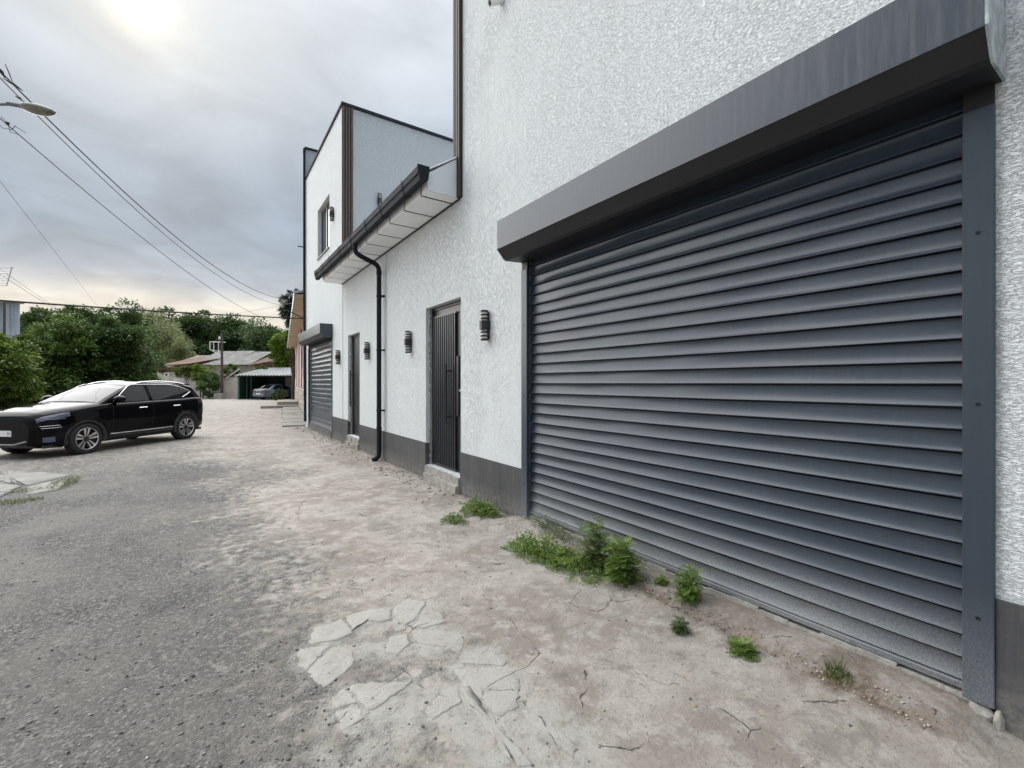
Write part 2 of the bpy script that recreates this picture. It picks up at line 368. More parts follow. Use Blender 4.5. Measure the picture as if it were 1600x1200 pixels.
ac = mixc(n, l, maprange(n, l, bigA, .40, .66, 0, .75), ac, (.29, .272, .243))
bigD = noise(n, l, P, 1.7, 6, .65, None, .6)
ac = mixc(n, l, maprange(n, l, bigD, .5, .7, 0, .35), ac, (.11, .107, .104))
cn1 = noise(n, l, P, 1.5, 8, .68, None, .6); cn3 = noise(n, l, P, 5.5, 8, .72)
cc = mixc(n, l, maprange(n, l, cn1, .42, .58), (.315, .279, .238), (.455, .417, .370))
cc = mixc(n, l, maprange(n, l, cn3, .49, .60, 0, .65), cc, (.545, .508, .462))
cc = mixc(n, l, maprange(n, l, noise(n, l, P, 3.0, 8, .75, None, 1.0), .54, .62, 0, .6), cc, (.25, .225, .20))
cc = mixc(n, l, maprange(n, l, fine, .55, .75, 0, .5), cc, (.22, .205, .185))
cc = mixc(n, l, maprange(n, l, noise(n, l, P, 55, 3, .6), .56, .68, 0, .5), cc, (.20, .185, .165))
# hairline cracks
wrp = N(n, 'ShaderNodeVectorMath', operation='ADD'); wn2 = N(n, 'ShaderNodeTexNoise', ins={'Scale': 3.5, 'Detail': 5}); l.new(P, wn2.inputs['Vector'])
wsc = N(n, 'ShaderNodeVectorMath', operation='SCALE'); wsc.inputs[3].default_value = .16; l.new(wn2.outputs[1], wsc.inputs[0]); l.new(P, wrp.inputs[0]); l.new(wsc.outputs[0], wrp.inputs[1])
vc = N(n, 'ShaderNodeTexVoronoi', feature='DISTANCE_TO_EDGE', ins={'Scale': 1.9}); l.new(wrp.outputs[0], vc.inputs['Vector'])
ck = maprange(n, l, vc.outputs['Distance'], .0, .007, 1, 0); ckm = maprange(n, l, noise(n, l, P, 2.3, 6, .7), .53, .60, 0, 1); ck = mth(n, l, 'MULTIPLY', ck, ckm)
ck = mth(n, l, 'MULTIPLY', ck, maprange(n, l, am, 0, 1, 1, .15))
cc = mixc(n, l, mth(n, l, 'MULTIPLY', ck, .7), cc, (.12, .105, .09))
col = mixc(n, l, am, cc, ac)
strk = noise(n, l, P, 1, 5, .6, (1.5, .28, 1), .3); col = mixc(n, l, maprange(n, l, strk, .52, .70, 0, .45), col, (.30, .278, .25))
scr = mth(n, l, 'MULTIPLY', at.outputs['Alpha'], maprange(n, l, noise(n, l, P, 7, 8, .78), .40, .54)); col = mixc(n, l, mth(n, l, 'MULTIPLY', scr, .85), col, (.47, .455, .415))
# earth and rust along the wall line
em = mth(n, l, 'MULTIPLY', sp.outputs[1], maprange(n, l, noise(n, l, P, 12, 5, .7), .35, .6)); col = mixc(n, l, em, col, (.17, .115, .075))
# pale dusty haze of sand far off
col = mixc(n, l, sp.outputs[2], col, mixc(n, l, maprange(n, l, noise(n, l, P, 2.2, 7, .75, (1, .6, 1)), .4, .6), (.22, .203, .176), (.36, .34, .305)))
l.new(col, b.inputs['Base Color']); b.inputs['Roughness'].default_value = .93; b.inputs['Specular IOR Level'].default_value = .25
hA = mth(n, l, 'ADD', mth(n, l, 'MULTIPLY', mth(n, l, 'SUBTRACT', 1, agg.outputs['Distance']), .9), fine)
hC = mth(n, l, 'ADD', mth(n, l, 'MULTIPLY', cn3, 1.6), mth(n, l, 'ADD', mth(n, l, 'MULTIPLY', fine, .5), mth(n, l, 'MULTIPLY', noise(n, l, P, 42, 5, .7), .8)))
mf = N(n, 'ShaderNodeMix', data_type='FLOAT'); l.new(am, mf.inputs[0]); l.new(hC, mf.inputs[2]); l.new(hA, mf.inputs[3])
hh = mth(n, l, 'SUBTRACT', mf.outputs[0], mth(n, l, 'MULTIPLY', ck, 1.6))
bp = N(n, 'ShaderNodeBump', ins={'Strength': 1, 'Distance': .019}); l.new(hh, bp.inputs['Height']); l.new(bp.outputs[0], b.inputs['Normal'])
me = npmesh('ground', V, Fq, M_GROUND); me.polygons.foreach_set('use_smooth', np.ones(len(Fq), dtype=bool))
xb = np.interp(GY, BY, BX)
m0 = np.clip(.5 - (GX - xb + fbm(GX, GY, .7, 5, 21) * 2.2) * .5, .08, .92); m0 = np.where(GY > 9, m0 * np.clip(1 - (GY - 9) / 9, .35, 1), m0)
m0 = np.where(GX > 3.0, .2, m0)
dl = np.abs(GX - (2.735 + .045 * fbm(GX, GY, 2.2, 3, 33)))
m1 = np.exp(-(dl / .07) ** 2) * (GY > .5) * (GY < 3.2) * .65 + .75 * np.exp(-(((GX - 2.76) / .16) ** 2 + ((GY - .93) / .16) ** 2)) + .4 * np.exp(-((GX - 3.0) / .14) ** 2) * (GY > .5) * (GY < 4.2)
m1 = m1 + .45 * np.exp(-((GX - 2.98) / .10) ** 2) * (GY > 4.2) * (GY < 18) + .3 * np.clip(vn(GX, GY, 1.2, 71) * 3, 0, 1) * (GX > 2.2) * (GX < 3.0) * (GY > 8) * (GY < 18)
m1 = np.clip(m1, 0, 1)
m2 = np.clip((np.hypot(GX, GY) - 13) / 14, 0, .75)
ca = me.color_attributes.new('mask', 'FLOAT_COLOR', 'POINT')
m3 = np.zeros_like(m0)
for (u, v_, r_) in ((470,300,.16),(690,140,.15),(870,110,.15),(980,230,.16),(620,280,.10),(800,270,.12),(590,530,.14),(780,490,.14),(700,600,.16),(1180,330,.15),(1210,440,.20),(1180,560,.17),(1280,680,.17),(1400,780,.16),(1480,640,.16),(1580,740,.16),(1000,520,.13),(620,700,.16),(760,680,.13)):
    cx_, cy_ = onG(340 + u / 2.857, 920 + v_ / 2.857); m3 = np.maximum(m3, np.clip(1.6 - ((GX - cx_) ** 2 + (GY - cy_) ** 2) / (r_ * r_) * .9, 0, 1))
ca.data.foreach_set('color', np.stack([m0, m1, m2, m3], -1).astype(np.float32).ravel())
ground = link('ground', me); tag(ground, None, None, kind='structure')
def gh(x, y): return float(ground_h(np.array([float(x)]), np.array([float(y)]))[0])

# ------------------------------------------------------------------ cracked concrete pieces lying in the yard surface
M_FRAG = M_GROUND.copy(); M_FRAG.name = 'pale_cracked_screed'
n, l = M_FRAG.node_tree.nodes, M_FRAG.node_tree.links; b = n['Principled BSDF']; src = b.inputs['Base Color'].links[0].from_socket
g = N(n, 'ShaderNodeNewGeometry'); fm = noise(n, l, g.outputs['Position'], 6, 8, .75)
l.new(mixc(n, l, maprange(n, l, fm, .38, .58, .10, .70), src, (.49, .475, .435)), b.inputs['Base Color'])
M_SLAB = mat('pale_concrete_slab', (.18, .174, .16), .93, second=(.28, .272, .25), vscale=2.5, bump=.005, bscale=22)
def slab_mesh(name, pts, th, mats, rnd, jit=.012, follow=True, shrink=0.0, base=0.0):
    c = Vector((sum(p[0] for p in pts) / len(pts), sum(p[1] for p in pts) / len(pts)))
    P2 = []
    for i, p in enumerate(pts):
        q = pts[(i + 1) % len(pts)]; L = math.hypot(q[0] - p[0], q[1] - p[1]); k = max(1, int(L / .024))
        for j in range(k):
            t = j / k; v = Vector((p[0] + (q[0] - p[0]) * t, p[1] + (q[1] - p[1]) * t))
            v += Vector((rnd.uniform(-jit, jit), rnd.uniform(-jit, jit))); v += (c - v).normalized() * shrink; P2.append(v)
    mb = MB(); n_ = len(P2)
    def zz(v, e): return (gh(v.x, v.y) if follow else base) + e
    rings = []
    for f, off_, e in ((1.0, 0, -.02), (1, .001, th * .3), (1, .006, th), (.80, .004, th * 1.05), (.55, 0, th), (.28, 0, th * 1.05)):
        ring = []
        for v in P2:
            w_ = c + (v - c) * f; w_ = w_ + (c - v).normalized() * off_; ring.append((w_.x, w_.y, zz(w_, e + rnd.uniform(-.0008, .0008))))
        rings.append(ring)
    vs = [v for r_ in rings for v in r_] + [(c.x, c.y, zz(c, th))]
    fs = [(k * n_ + i, k * n_ + (i + 1) % n_, (k + 1) * n_ + (i + 1) % n_, (k + 1) * n_ + i) for k in range(len(rings) - 1) for i in range(n_)]
    fs += [((len(rings) - 1) * n_ + i, (len(rings) - 1) * n_ + (i + 1) % n_, len(vs) - 1) for i in range(n_)]
    mb.add(vs, fs, 0, True); me = mb.mesh(name, mats)
    return me
FR = [[(410,215),(430,185),(560,140),(585,165),(600,210),(540,235),(415,262)], [(360,285),(415,270),(510,264),(395,365),(360,345)],
      [(398,372),(515,270),(600,272),(612,340),(590,372),(475,445)], [(570,130),(700,96),(776,96),(778,150),(720,155),(655,150),(604,192)],
      [(787,88),(850,50),(935,60),(900,130),(845,168),(787,130)], [(862,180),(912,128),(990,115),(1020,155),(930,183)],
      [(862,197),(1000,190),(1092,210),(1100,250),(1078,300),(1020,268),(900,250)], [(787,142),(842,178),(842,190),(790,205)],
      [(765,228),(850,207),(862,245),(800,306),(750,290)], [(512,492),(562,450),(598,482),(628,520),(515,545)], [(520,556),(625,526),(655,590),(560,640)],
      [(584,447),(700,430),(870,430),(700,552),(672,558)], [(1077,335),(1130,297),(1230,275),(1288,328),(1270,346),(1150,338)],
      [(1060,362),(1200,354),(1320,367),(1350,430),(1340,540),(1250,580),(1180,510),(1100,440)], [(1085,450),(1120,440),(1180,530),(1240,600),(1330,700),(1420,800),(1330,800),(1230,680),(1150,570)],
      [(1350,540),(1420,560),(1600,700),(1600,770),(1500,700),(1400,610)], [(930,560),(1000,470),(1065,440),(1090,520),(1020,560),(960,600)]]
rnd = random.Random(5)
for pl in FR:
    pts = [onG(340 + u / 2.857, 920 + v / 2.857) for u, v in pl]
    me = slab_mesh('concrete_fragment', pts, rnd.uniform(.003, .006), M_FRAG, rnd, .009, shrink=.001)
    link('concrete_fragment', me, ground)
# slabs by the parked car
for pl, th in (([(-60, 752), (0, 757), (33, 762), (0, 778), (-60, 790)], .022), ([(-60, 735), (0, 739), (54, 739), (112, 744), (44, 761), (0, 755), (-60, 750)], .014), ([(42, 763), (112, 746), (90, 766), (44, 774)], .012)):
    me = slab_mesh('concrete_slab', [onG(*p) for p in pl], th, M_SLAB, rnd, .015)
    link('concrete_slab', me, ground)
# gravel strewn over the worn asphalt
def rocks(cnt, seed, region, smin, smax, zf):
    R = np.random.RandomState(seed); P0 = region(R, cnt); cnt = len(P0)
    s = smin + (smax - smin) * R.rand(cnt) ** 3
    base = np.array([(1, 0, 0), (-.5, .87, 0), (-.5, -.87, 0), (.2, .1, .8), (-.6, -.1, .35), (.5, -.6, .3)])
    B = base[None] + R.uniform(-.25, .25, (cnt, 6, 3)); a = R.rand(cnt) * 2 * PI; ca_, sa = np.cos(a), np.sin(a)
    X = B[:, :, 0] * ca_[:, None] - B[:, :, 1] * sa[:, None]; Y = B[:, :, 0] * sa[:, None] + B[:, :, 1] * ca_[:, None]
    Vv = np.stack([X, Y * .8, B[:, :, 2]], -1) * s[:, None, None]
    z = zf(P0[:, 0], P0[:, 1]); Vv[:, :, 0] += P0[:, 0, None]; Vv[:, :, 1] += P0[:, 1, None]; Vv[:, :, 2] += (z + s * .1)[:, None]
    T = np.array([(0, 5, 3), (0, 3, 1), (1, 3, 4), (1, 4, 2), (2, 4, 3), (2, 3, 5), (0, 2, 5), (0, 1, 2)])
    Ff = (np.arange(cnt)[:, None, None] * 6 + T[None]).reshape(-1, 3)
    return Vv.reshape(-1, 3), Ff
M_ROCK = mat('loose_gravel', (.2, .2, .2), .9, island=[(.07, .068, .065), (.15, .145, .14), (.24, .23, .215), (.38, .36, .33)], vscale=2)
def reg(R, c):
    d_ = 1.0 + 9 * R.rand(c) ** 1.6; a = R.uniform(-.50, 1.25, c); p = np.stack([d_ * np.sin(a), d_ * np.cos(a)], -1)
    on_c = p[:, 0] > np.interp(p[:, 1], BY, BX) - .1 + .5 * vn(p[:, 0], p[:, 1], 1.5, 90)
    return p[(p[:, 0] < 2.9) & (~on_c | (R.rand(c) < .10))]
Vv, Ff = rocks(20000, 4, reg, .0025, .0125, ground_h)
o = link('gravel', npmesh('gravel', Vv, Ff, M_ROCK)); tag(o, 'fine loose gravel strewn over the worn grey yard surface', 'gravel', kind='stuff')
def reg2(R, c):
    y = R.uniform(.6, 4.2, c); return np.stack([2.735 + R.normal(0, .05, c), y], -1)
Vv, Ff = rocks(1500, 8, reg2, .003, .013, ground_h)
M_CRUMB = mat('broken_mortar_crumbs', (.3, .28, .25), .95, island=[(.16, .11, .08), (.30, .24, .18), (.45, .42, .37)], vscale=2)
o = link('mortar_crumbs', npmesh('mortar_crumbs', Vv, Ff, M_CRUMB)); tag(o, 'brown crumbs of broken mortar in a line before the big shutter', 'rubble', kind='stuff')

M_RUBB = mat('pale_concrete_rubble', (.3, .3, .3), .95, island=[(.22, .20, .175), (.32, .30, .27), (.42, .40, .37)], vscale=2)
def reg3(R, c):
    y = 4.3 + 14 * R.rand(c) ** .8; return np.stack([2.96 - np.abs(R.normal(0, .28, c)), y], -1)
Vv, Ff = rocks(1100, 12, reg3, .005, .034, ground_h)
o = link('rubble', npmesh('rubble', Vv, Ff, M_RUBB)); tag(o, 'broken bits of concrete strewn along the foot of the dark plinth', 'rubble', kind='stuff')
# ------------------------------------------------------------------ the white building
bld = empty('white_building', (WX, 6, 0), 0, 'long white rendered building with roller shutters, dark plinth and two raised blocks', 'building')
def bpart(mb, name, mats, parent=None):
    """child of the building, vertices given in world coordinates"""
    o = mb.build(name, mats, parent or bld); o.location = (-WX, -6, 0) if (parent is None) else (0, 0, 0); return o
def panel(mb, X, y0, y1, z0, z1, holes, depth, mi=0, rmi=0, axis='X'):
    """wall face in the plane X=const looking to -X, with holes (y0,y1,z0,z1) and reveals"""
    ys = sorted({y0, y1, *[h[0] for h in holes], *[h[1] for h in holes]}); zs = sorted({z0, z1, *[h[2] for h in holes], *[h[3] for h in holes]})
    ys = [y for y in ys if y0 <= y <= y1]; zs = [z for z in zs if z0 <= z <= z1]
    for a, b_ in zip(ys, ys[1:]):
        for c, d_ in zip(zs, zs[1:]):
            cy, cz = (a + b_) / 2, (c + d_) / 2
            if any(h[0] < cy < h[1] and h[2] < cz < h[3] for h in holes): continue
            mb.add([(X, a, c), (X, b_, c), (X, b_, d_), (X, a, d_)], [(0, 1, 2, 3)], mi)
    for (a, b_, c, d_) in holes:
        D = X + depth
        if a > y0: mb.add([(X, a, c), (X, a, d_), (D, a, d_), (D, a, c)], [(0, 1, 2, 3)], rmi)
        if b_ < y1: mb.add([(X, b_, c), (X, b_, d_), (D, b_, d_), (D, b_, c)], [(0, 1, 2, 3)], rmi)
        mb.add([(X, a, d_), (X, b_, d_), (D, b_, d_), (D, a, d_)], [(0, 1, 2, 3)], rmi); mb.add([(X, a, c), (X, b_, c), (D, b_, c), (D, a, c)], [(0, 1, 2, 3)], rmi)
D1 = (5.711, 6.945, .25, 2.83); D2 = (10.84, 11.90, .27, 2.81); S1 = (.50, 4.13, -.1, 3.25); S2 = (13.63, 17.16, -.1, 3.2)
mb = MB()
panel(mb, WX, -5, 5.80, -.1, 12.0, [S1, (D1[0], 5.80, D1[2], D1[3])], .12)
bpart(mb, 'tall_block_wall', M_WALL)
mb = MB(); mb.box((WX + .2, -5, 4.2), (14, 5.80, 11.98)); mb.box((WX + .2, -5, -.1), (14, .4, 4.2)); mb.box((3.6, .4, -.1), (14, 5.8, 4.2)); mb.box((WX, 5.781, 5.2), (14, 5.798, 12.0))
bpart(mb, 'block_core', M_WALL)
mb = MB()
panel(mb, WX, 5.80, 12.42, -.1, 4.6, [(5.80, D1[1], D1[2], D1[3]), D2], .12)
bpart(mb, 'low_wing_wall', M_WALL)
mb = MB(); mb.box((3.40, 5.9, -.1), (9, 12.4, 4.2)); bpart(mb, 'low_wing_core', M_WALLG)
mb = MB()
panel(mb, WX - .012, 12.42, 17.75, -.1, 9.02, [S2, (13.95, 15.65, 5.60, 7.19)], .16)
mb.add([(WX - .012, 12.42, -.1), (WX + .01, 12.42, -.1), (WX + .01, 12.42, 9.02), (WX - .012, 12.42, 9.02)], [(0, 1, 2, 3)])
bpart(mb, 'tower_front_wall', M_WALL)
mb = MB(); mb.box((WX + .0, 12.425, 3.9), (14, 12.6, 9.0)); mb.box((WX + .2, 12.6, 3.6), (14, 17.75, 5.5)); mb.box((3.5, 12.6, 5.5), (14, 17.7, 8.98)); mb.box((WX + .3, 12.6, -.1), (14, 17.75, 3.6))
mb.box((WX + .0, 17.60, 5.0), (3.05, 17.72, 8.97))
bpart(mb, 'tower_side_wall', M_WALLG)
mb = MB(); mb.box((WX - .012, 17.755, -.1), (13, 18.05, 10.12)); bpart(mb, 'rear_wing_wall', M_WALLG)
mb = MB(); mb.box((WX - .06, 17.70, 10.12), (13.1, 18.12, 10.19)); bpart(mb, 'coping', M_GUT)
mb = MB(); mb.box((WX - .05, 12.36, 9.00), (14.1, 12.62, 9.07)); mb.box((WX - .05, 12.62, 9.00), (WX + .12, 17.75, 9.07)); bpart(mb, 'coping', M_GUT)
mb = MB(); mb.tube([(WX - .07, 17.72, 10.12), (WX - .07, 17.72, 5), (WX - .05, 17.68, .2)], .045, 8); mb.box((WX - .30, 17.66, 6.5), (WX - .06, 17.69, 6.53)); bpart(mb, 'corner_pipe', M_GUT)
# plinths
for a, b_ in ((-5, .448), (4.178, 5.705), (6.95, 10.835), (11.905, 13.55)):
    mb = MB(); mb.box((WX - .016, a, -.12), (WX + .02, b_, .607 + (.03 if a > 11 else 0)))
    if a == 6.95: mb.box((WX - .0165, 6.935, -.12), (WX + .12, 6.949, .60))
    if a == 11.905: mb.box((WX - .0165, 11.892, -.12), (WX + .12, 11.904, .60))
    o = bpart(mb, 'plinth', M_PLINTH)
# ---- roller shutters
def shutter(y0, y1, z0, z1, front, pitch, box_z0, box_z1, boxy0, boxy1, name, rail=.10):
    mb = MB(); X0 = WX - front; ch = .085
    prof = [(WX + .02, box_z0 - .10), (X0 + ch + .03, box_z0 - .115), (X0 + ch, box_z0 - .10), (X0, box_z0), (X0, box_z1), (WX + .02, box_z1)]
    n_ = len(prof)
    vs = [(x, boxy0, z) for x, z in prof] + [(x, boxy1, z) for x, z in prof]
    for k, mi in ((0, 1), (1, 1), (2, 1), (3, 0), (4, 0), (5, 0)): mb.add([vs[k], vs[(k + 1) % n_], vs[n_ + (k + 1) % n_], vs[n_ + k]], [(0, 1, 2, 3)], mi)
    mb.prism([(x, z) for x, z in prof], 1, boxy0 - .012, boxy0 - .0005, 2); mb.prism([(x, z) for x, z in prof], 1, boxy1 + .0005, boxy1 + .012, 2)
    # folded lip along the front edge
    mb.box((X0 - .004, boxy0, box_z0 - .004), (X0 + .012, boxy1, box_z0 + .006), 0)
    root = mb.build(name, [M_BOX, M_BOXD, M_CAP if boxy0 < 1 else M_RAIL], bld); root.location = (-WX, -6, 0)
    # a slat
    pr = [(.012, 1.0), (.011, .93), (.012, .82), (.008, .62), (.001, .42), (-.007, .24), (-.014, .12), (-.017, .06), (-.012, .03), (-.002, .0), (.012, -.02)]
    pr = [(.004, 1.005), (.007, .975), (.0085, .93), (.0088, .80), (.0080, .67), (.0062, .54), (.0034, .42), (-.0004, .31), (-.0048, .225), (-.0088, .17), (-.0115, .135), (-.0120, .115), (-.010, .105), (.004, .10), (.034, .115), (.036, .01), (.020, -.01)]
    meshes = []
    for var_ in range(5):
        mbs = MB(); ny_ = 60; vs = []; RV = random.Random(var_ + 3); ph_ = [RV.uniform(0, 6.3) for _ in range(4)]
        for j in range(ny_ + 1):
            y = y0 + (y1 - y0) * j / ny_; wv = .0016 * math.sin(y * 1.9 + ph_[0]) + .0009 * math.sin(y * 5.3 + ph_[1]); bw = .0022 * math.sin(y * 3.1 + ph_[2]) + .0014 * math.sin(y * 8.3 + ph_[3])
            for x, t in pr: vs.append((x + wv + bw * math.sin(PI * min(1, max(0, t))), y, t * pitch + wv * .35))
        q = len(pr); mbs.add(vs, [(j * q + i, j * q + i + 1, (j + 1) * q + i + 1, (j + 1) * q + i) for j in range(ny_) for i in range(q - 1)], 0, True)
        me = bpy.data.meshes.new('shutter_slat'); me.from_pydata(mbs.v, [], mbs.f); me.materials.append(M_SHUT); me.polygons.foreach_set('use_smooth', [True] * len(me.polygons)); me.update(); meshes.append(me)
    k = 0; z = z0 + .028
    R_ = random.Random(int(y0 * 10))
    while z < z1:
        o = link('shutter_slat', meshes[k % 5 if k % 3 else (k * 2) % 5], root, (WX + .035 + R_.uniform(-.0015, .0015), 0, z)); z += pitch; k += 1
    mb = MB(); mb.rbox((WX + .012, y0, z0), (WX + .050, y1, z0 + .034), .004); mb.build('bottom_bar', M_SHUT, root)
    for a, s in ((y0, -1), (y1, 1)):
        mb = MB(); w0, w1 = (a - rail * .95, a + .012) if s < 0 else (a - .012, a + rail * .95)
        zb = .106 if s < 0 else .03
        mb.rbox((WX - .030, w0, zb), (WX + .016, w1, box_z0 - .20), .004)
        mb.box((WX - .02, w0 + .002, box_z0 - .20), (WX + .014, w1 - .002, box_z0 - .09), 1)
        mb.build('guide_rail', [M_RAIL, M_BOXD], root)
        for zz in (.50, 1.50, 2.30):
            mb = MB(); M_ = Matrix.Translation((WX - .0295, (w0 + w1) / 2, zz + (0 if s < 0 else -.05))) @ Matrix.Rotation(-PI / 2, 4, 'Y')
            mb.lathe([(.0, .0015), (.0045, .0015), (.005, .0035), (.0085, .003), (.009, .0)], 12, 0, M_); mb.build('bolt', M_BOLT, root)
    return root
sh1 = shutter(.545, 4.085, .118, 3.12, .35, .1105, 3.078, 3.385, .43, 4.185, 'roller_shutter')
sh1['label'] = 'wide slate blue roller shutter with dusty lower slats'
sh2 = shutter(13.66, 17.15, .185, 3.10, .36, .145, 3.01, 3.29, 13.56, 17.2, 'roller_shutter')
sh2['label'] = 'far grey roller shutter with shorter housing'
mb = MB()
for yy in np.arange(.45, 4.16, .18):
    mb.box((WX + .0, yy, -.2), (WX + .14, yy + .179, .108 + .010 * math.sin(yy * 9)))
bpart(mb, 'shutter_sill', M_ROUGHC)
mb = MB(); mb.box((WX - .05, 13.6, -.2), (WX + .15, 17.2, .175)); bpart(mb, 'shutter_sill', M_PLINTH)
for a, b_ in ((.45, 4.2), (13.6, 17.2)):
    mb = MB(); mb.box((WX + .11, a, -.1), (WX + .13, b_, 3.3)); bpart(mb, 'shutter_backing', M_BLACK)
# camera-side pilaster scar and mortar crack beside the rail foot
def lump(mb, c, r, seed, sub=2, flat=.6, mi=0):
    R_ = random.Random(seed); bm = bmesh.new(); bmesh.ops.create_icosphere(bm, subdivisions=sub, radius=1)
    vs = []
    for v in bm.verts:
        k = 1 + R_.uniform(-.22, .22); vs.append((c[0] + v.co.x * r[0] * k, c[1] + v.co.y * r[1] * k, c[2] + v.co.z * r[2] * k))
    mb.add(vs, [tuple(x.index for x in f.verts) for f in bm.faces], mi); bm.free()
for c_, r_, s_ in (((2.99, .50, .04), (.05, .06, .06), 1), ((2.96, 4.14, .0), (.05, .05, .05), 2), ((2.97, 4.06, .04), (.05, .06, .05), 3), ((2.98, .44, .02), (.03, .02, .09), 4), ((2.97, 3.9, .04), (.05, .12, .04), 6)):
    mb = MB(); lump(mb, c_, r_, s_); bpart(mb, 'broken_concrete', M_ROUGHC)
# ---- doors
def lam_door(y0, y1, z0, z1, X, name, bars, hy):
    mb = MB(); mb.box((X, y0 - .05, z0), (X + .05, y1, z1)); mb.box((X - .02, y1 - .05, z0), (X - .001, y1 - .001, z1)); mb.box((X - .02, y0, z1 - .05), (X - .001, y1 - .05, z1))
    root = mb.build(name, M_DOOR if bars else M_DOOR2, bld); root.location = (-WX, -6, 0)
    if bars:
        a, b_ = 6.06, y1 - .06; w = (b_ - a) / bars
        mbb = MB(); mbb.rbox((0, .0, 0), (.035, w * .52, z1 - z0 - .20), .006); me = mbb.mesh('door_bar', M_DOOR)
        for i in range(bars): link('door_bar', me, root, (X - .036, a + i * w, z0 + .03))
        for zz in (z0 + .02, z1 - .16):
            mb = MB(); mb.box((X - .030, a - .03, zz - .015), (X - .0215, b_, zz + .015)); mb.build('cross_rail', M_DOOR, root)
        mb = MB(); mb.box((X - .012, y0 + .01, 1.47), (X - .001, 6.0, 1.50)); mb.build('lock_plate', M_STEEL, root)
        mb = MB(); mb.box((X - .02, 5.98, 1.1), (X - .0005, 6.05, 2.0)); mb.build('lock_stile', M_DOOR, root)
    mb = MB(); mb.tube([(X - .115, hy, z0 + .72), (X - .115, hy, z0 + 1.62)], .014, 10)
    for zz in (z0 + .82, z0 + 1.52): mb.tube([(X - .001 - (.035 if bars else 0), hy, zz), (X - .115, hy, zz)], .011, 8)
    mb.build('pull_handle', M_BLACK, root)
    return root
d1 = lam_door(5.711, 6.93, .262, 2.83, 3.125, 'front_door', 11, 6.20); d1['label'] = 'dark metal door clad with upright bars'
d2 = lam_door(10.84, 11.885, .282, 2.81, 3.125, 'front_door', 0, 11.70); d2['label'] = 'plain dark metal door with long pull handle'
for (a, b_, zt) in ((5.711, 6.935, .25), (10.84, 11.89, .265)):
    mb = MB(); R_ = random.Random(int(a)); y = a
    while y < b_ - .02:
        w = R_.uniform(.14, .34); y2 = min(y + w, b_); mb.box((WX - .02 - R_.uniform(0, .03), y + .003, -.1), (WX + .20, y2, zt - R_.uniform(.0, .02)))
        mb.box((WX - .05 - R_.uniform(0, .04), y + .004, -.1), (WX - .0205, y2 - .002, .10 + R_.uniform(0, .03))); y = y2
    bpart(mb, 'door_threshold', M_ROUGHC)
# rough far jambs with foam squeezing out
for (yj, z0_, z1_) in ((6.945, .25, 2.83), (11.90, .27, 2.81)):
    mb = MB(); R_ = random.Random(7); z = z0_
    while z < z1_ - .02:
        h_ = R_.uniform(.03, .08); mb.box((WX + .06 + R_.uniform(-.008, .012), yj - .016 - R_.uniform(0, .008), z), (WX + .119, yj - .001, min(z + h_, z1_ - .01))); z += h_
    bpart(mb, 'raw_jamb', M_MORTAR)
    mb = MB()
    for i in range(34 if yj < 8 else 14):
        zz = R_.uniform(.4, 2.2); lump(mb, (WX + .108, yj - .03, zz), (.012, .012, .035), i, 1)
    bpart(mb, 'foam_bead', M_FOAM)['kind'] = 'stuff'
# ---- eave: soffit panels, fascia end sheet, gutter, roof sheet
EX = 2.505; ZS = 4.235
mb = MB(); mb.box((EX + .03, 5.76, ZS + .02), (WX - .002, 12.50, ZS + .05)); mb.box((EX + .01, 5.76, ZS + .02), (EX + .03, 12.5, ZS + .32)); mb.box((WX - .03, 5.74, ZS - .012), (WX - .001, 12.5, ZS + .019)); sof = bpart(mb, 'soffit', M_BLACK)
ys = [5.742, 5.97] ; 
while ys[-1] + .66 < 12.6: ys.append(ys[-1] + .655)
for a, b_ in zip(ys, ys[1:]):
    mb = MB(); b2 = b_ - .045
    mb.box((EX, a, ZS), (WX - .032, b2, ZS + .006)); mb.box((EX - .006, a, ZS), (EX - .0005, b2, ZS + .16))
    mb.build('soffit_panel', M_SOF, sof)
mb = MB(); pr = [(EX + .001, ZS + .007), (WX + .10, ZS + .007), (WX + .10, 4.91), (EX + .001, ZS + .24)]
mb.prism(pr, 1, 5.735, 5.739); bpart(mb, 'eave_end_sheet', M_FASC)
mb = MB(); pr = [(EX - .06, ZS + .235), (WX + .12, 4.90), (9, 8.2), (9, 8.1), (WX + .12, 4.865), (EX - .06, ZS + .20)]
mb.prism([(EX - .06, ZS + .245), (WX + .12, 4.925), (WX + .12, 4.955), (EX - .06, ZS + .265)], 1, 5.725, 12.41); mb.prism([(WX + .12, 4.925), (6.0, 5.1), (6.0, 5.14), (WX + .12, 4.955)], 1, 5.81, 12.41)
bpart(mb, 'roof_sheet', M_SOF)
GXC = 2.42
mb = MB()
go = [(2.492, 4.515), (2.475, 4.36), (2.455, 4.325), (2.42, 4.305), (2.385, 4.305), (2.362, 4.325), (2.352, 4.40), (2.336, 4.415), (2.336, 4.51), (2.350, 4.522), (2.358, 4.51), (2.356, 4.43), (2.368, 4.41), (2.376, 4.335), (2.39, 4.32), (2.415, 4.32), (2.44, 4.335), (2.462, 4.37), (2.480, 4.515)]
mb.prism(go, 1, 5.66, 12.62)
for e in (5.645, 12.60): mb.prism([(2.498, 4.525), (2.482, 4.355), (2.46, 4.315), (2.42, 4.295), (2.38, 4.295), (2.352, 4.32), (2.342, 4.40), (2.328, 4.41), (2.326, 4.525)], 1, e, e + .018)
gut = bpart(mb, 'gutter', M_GUT)
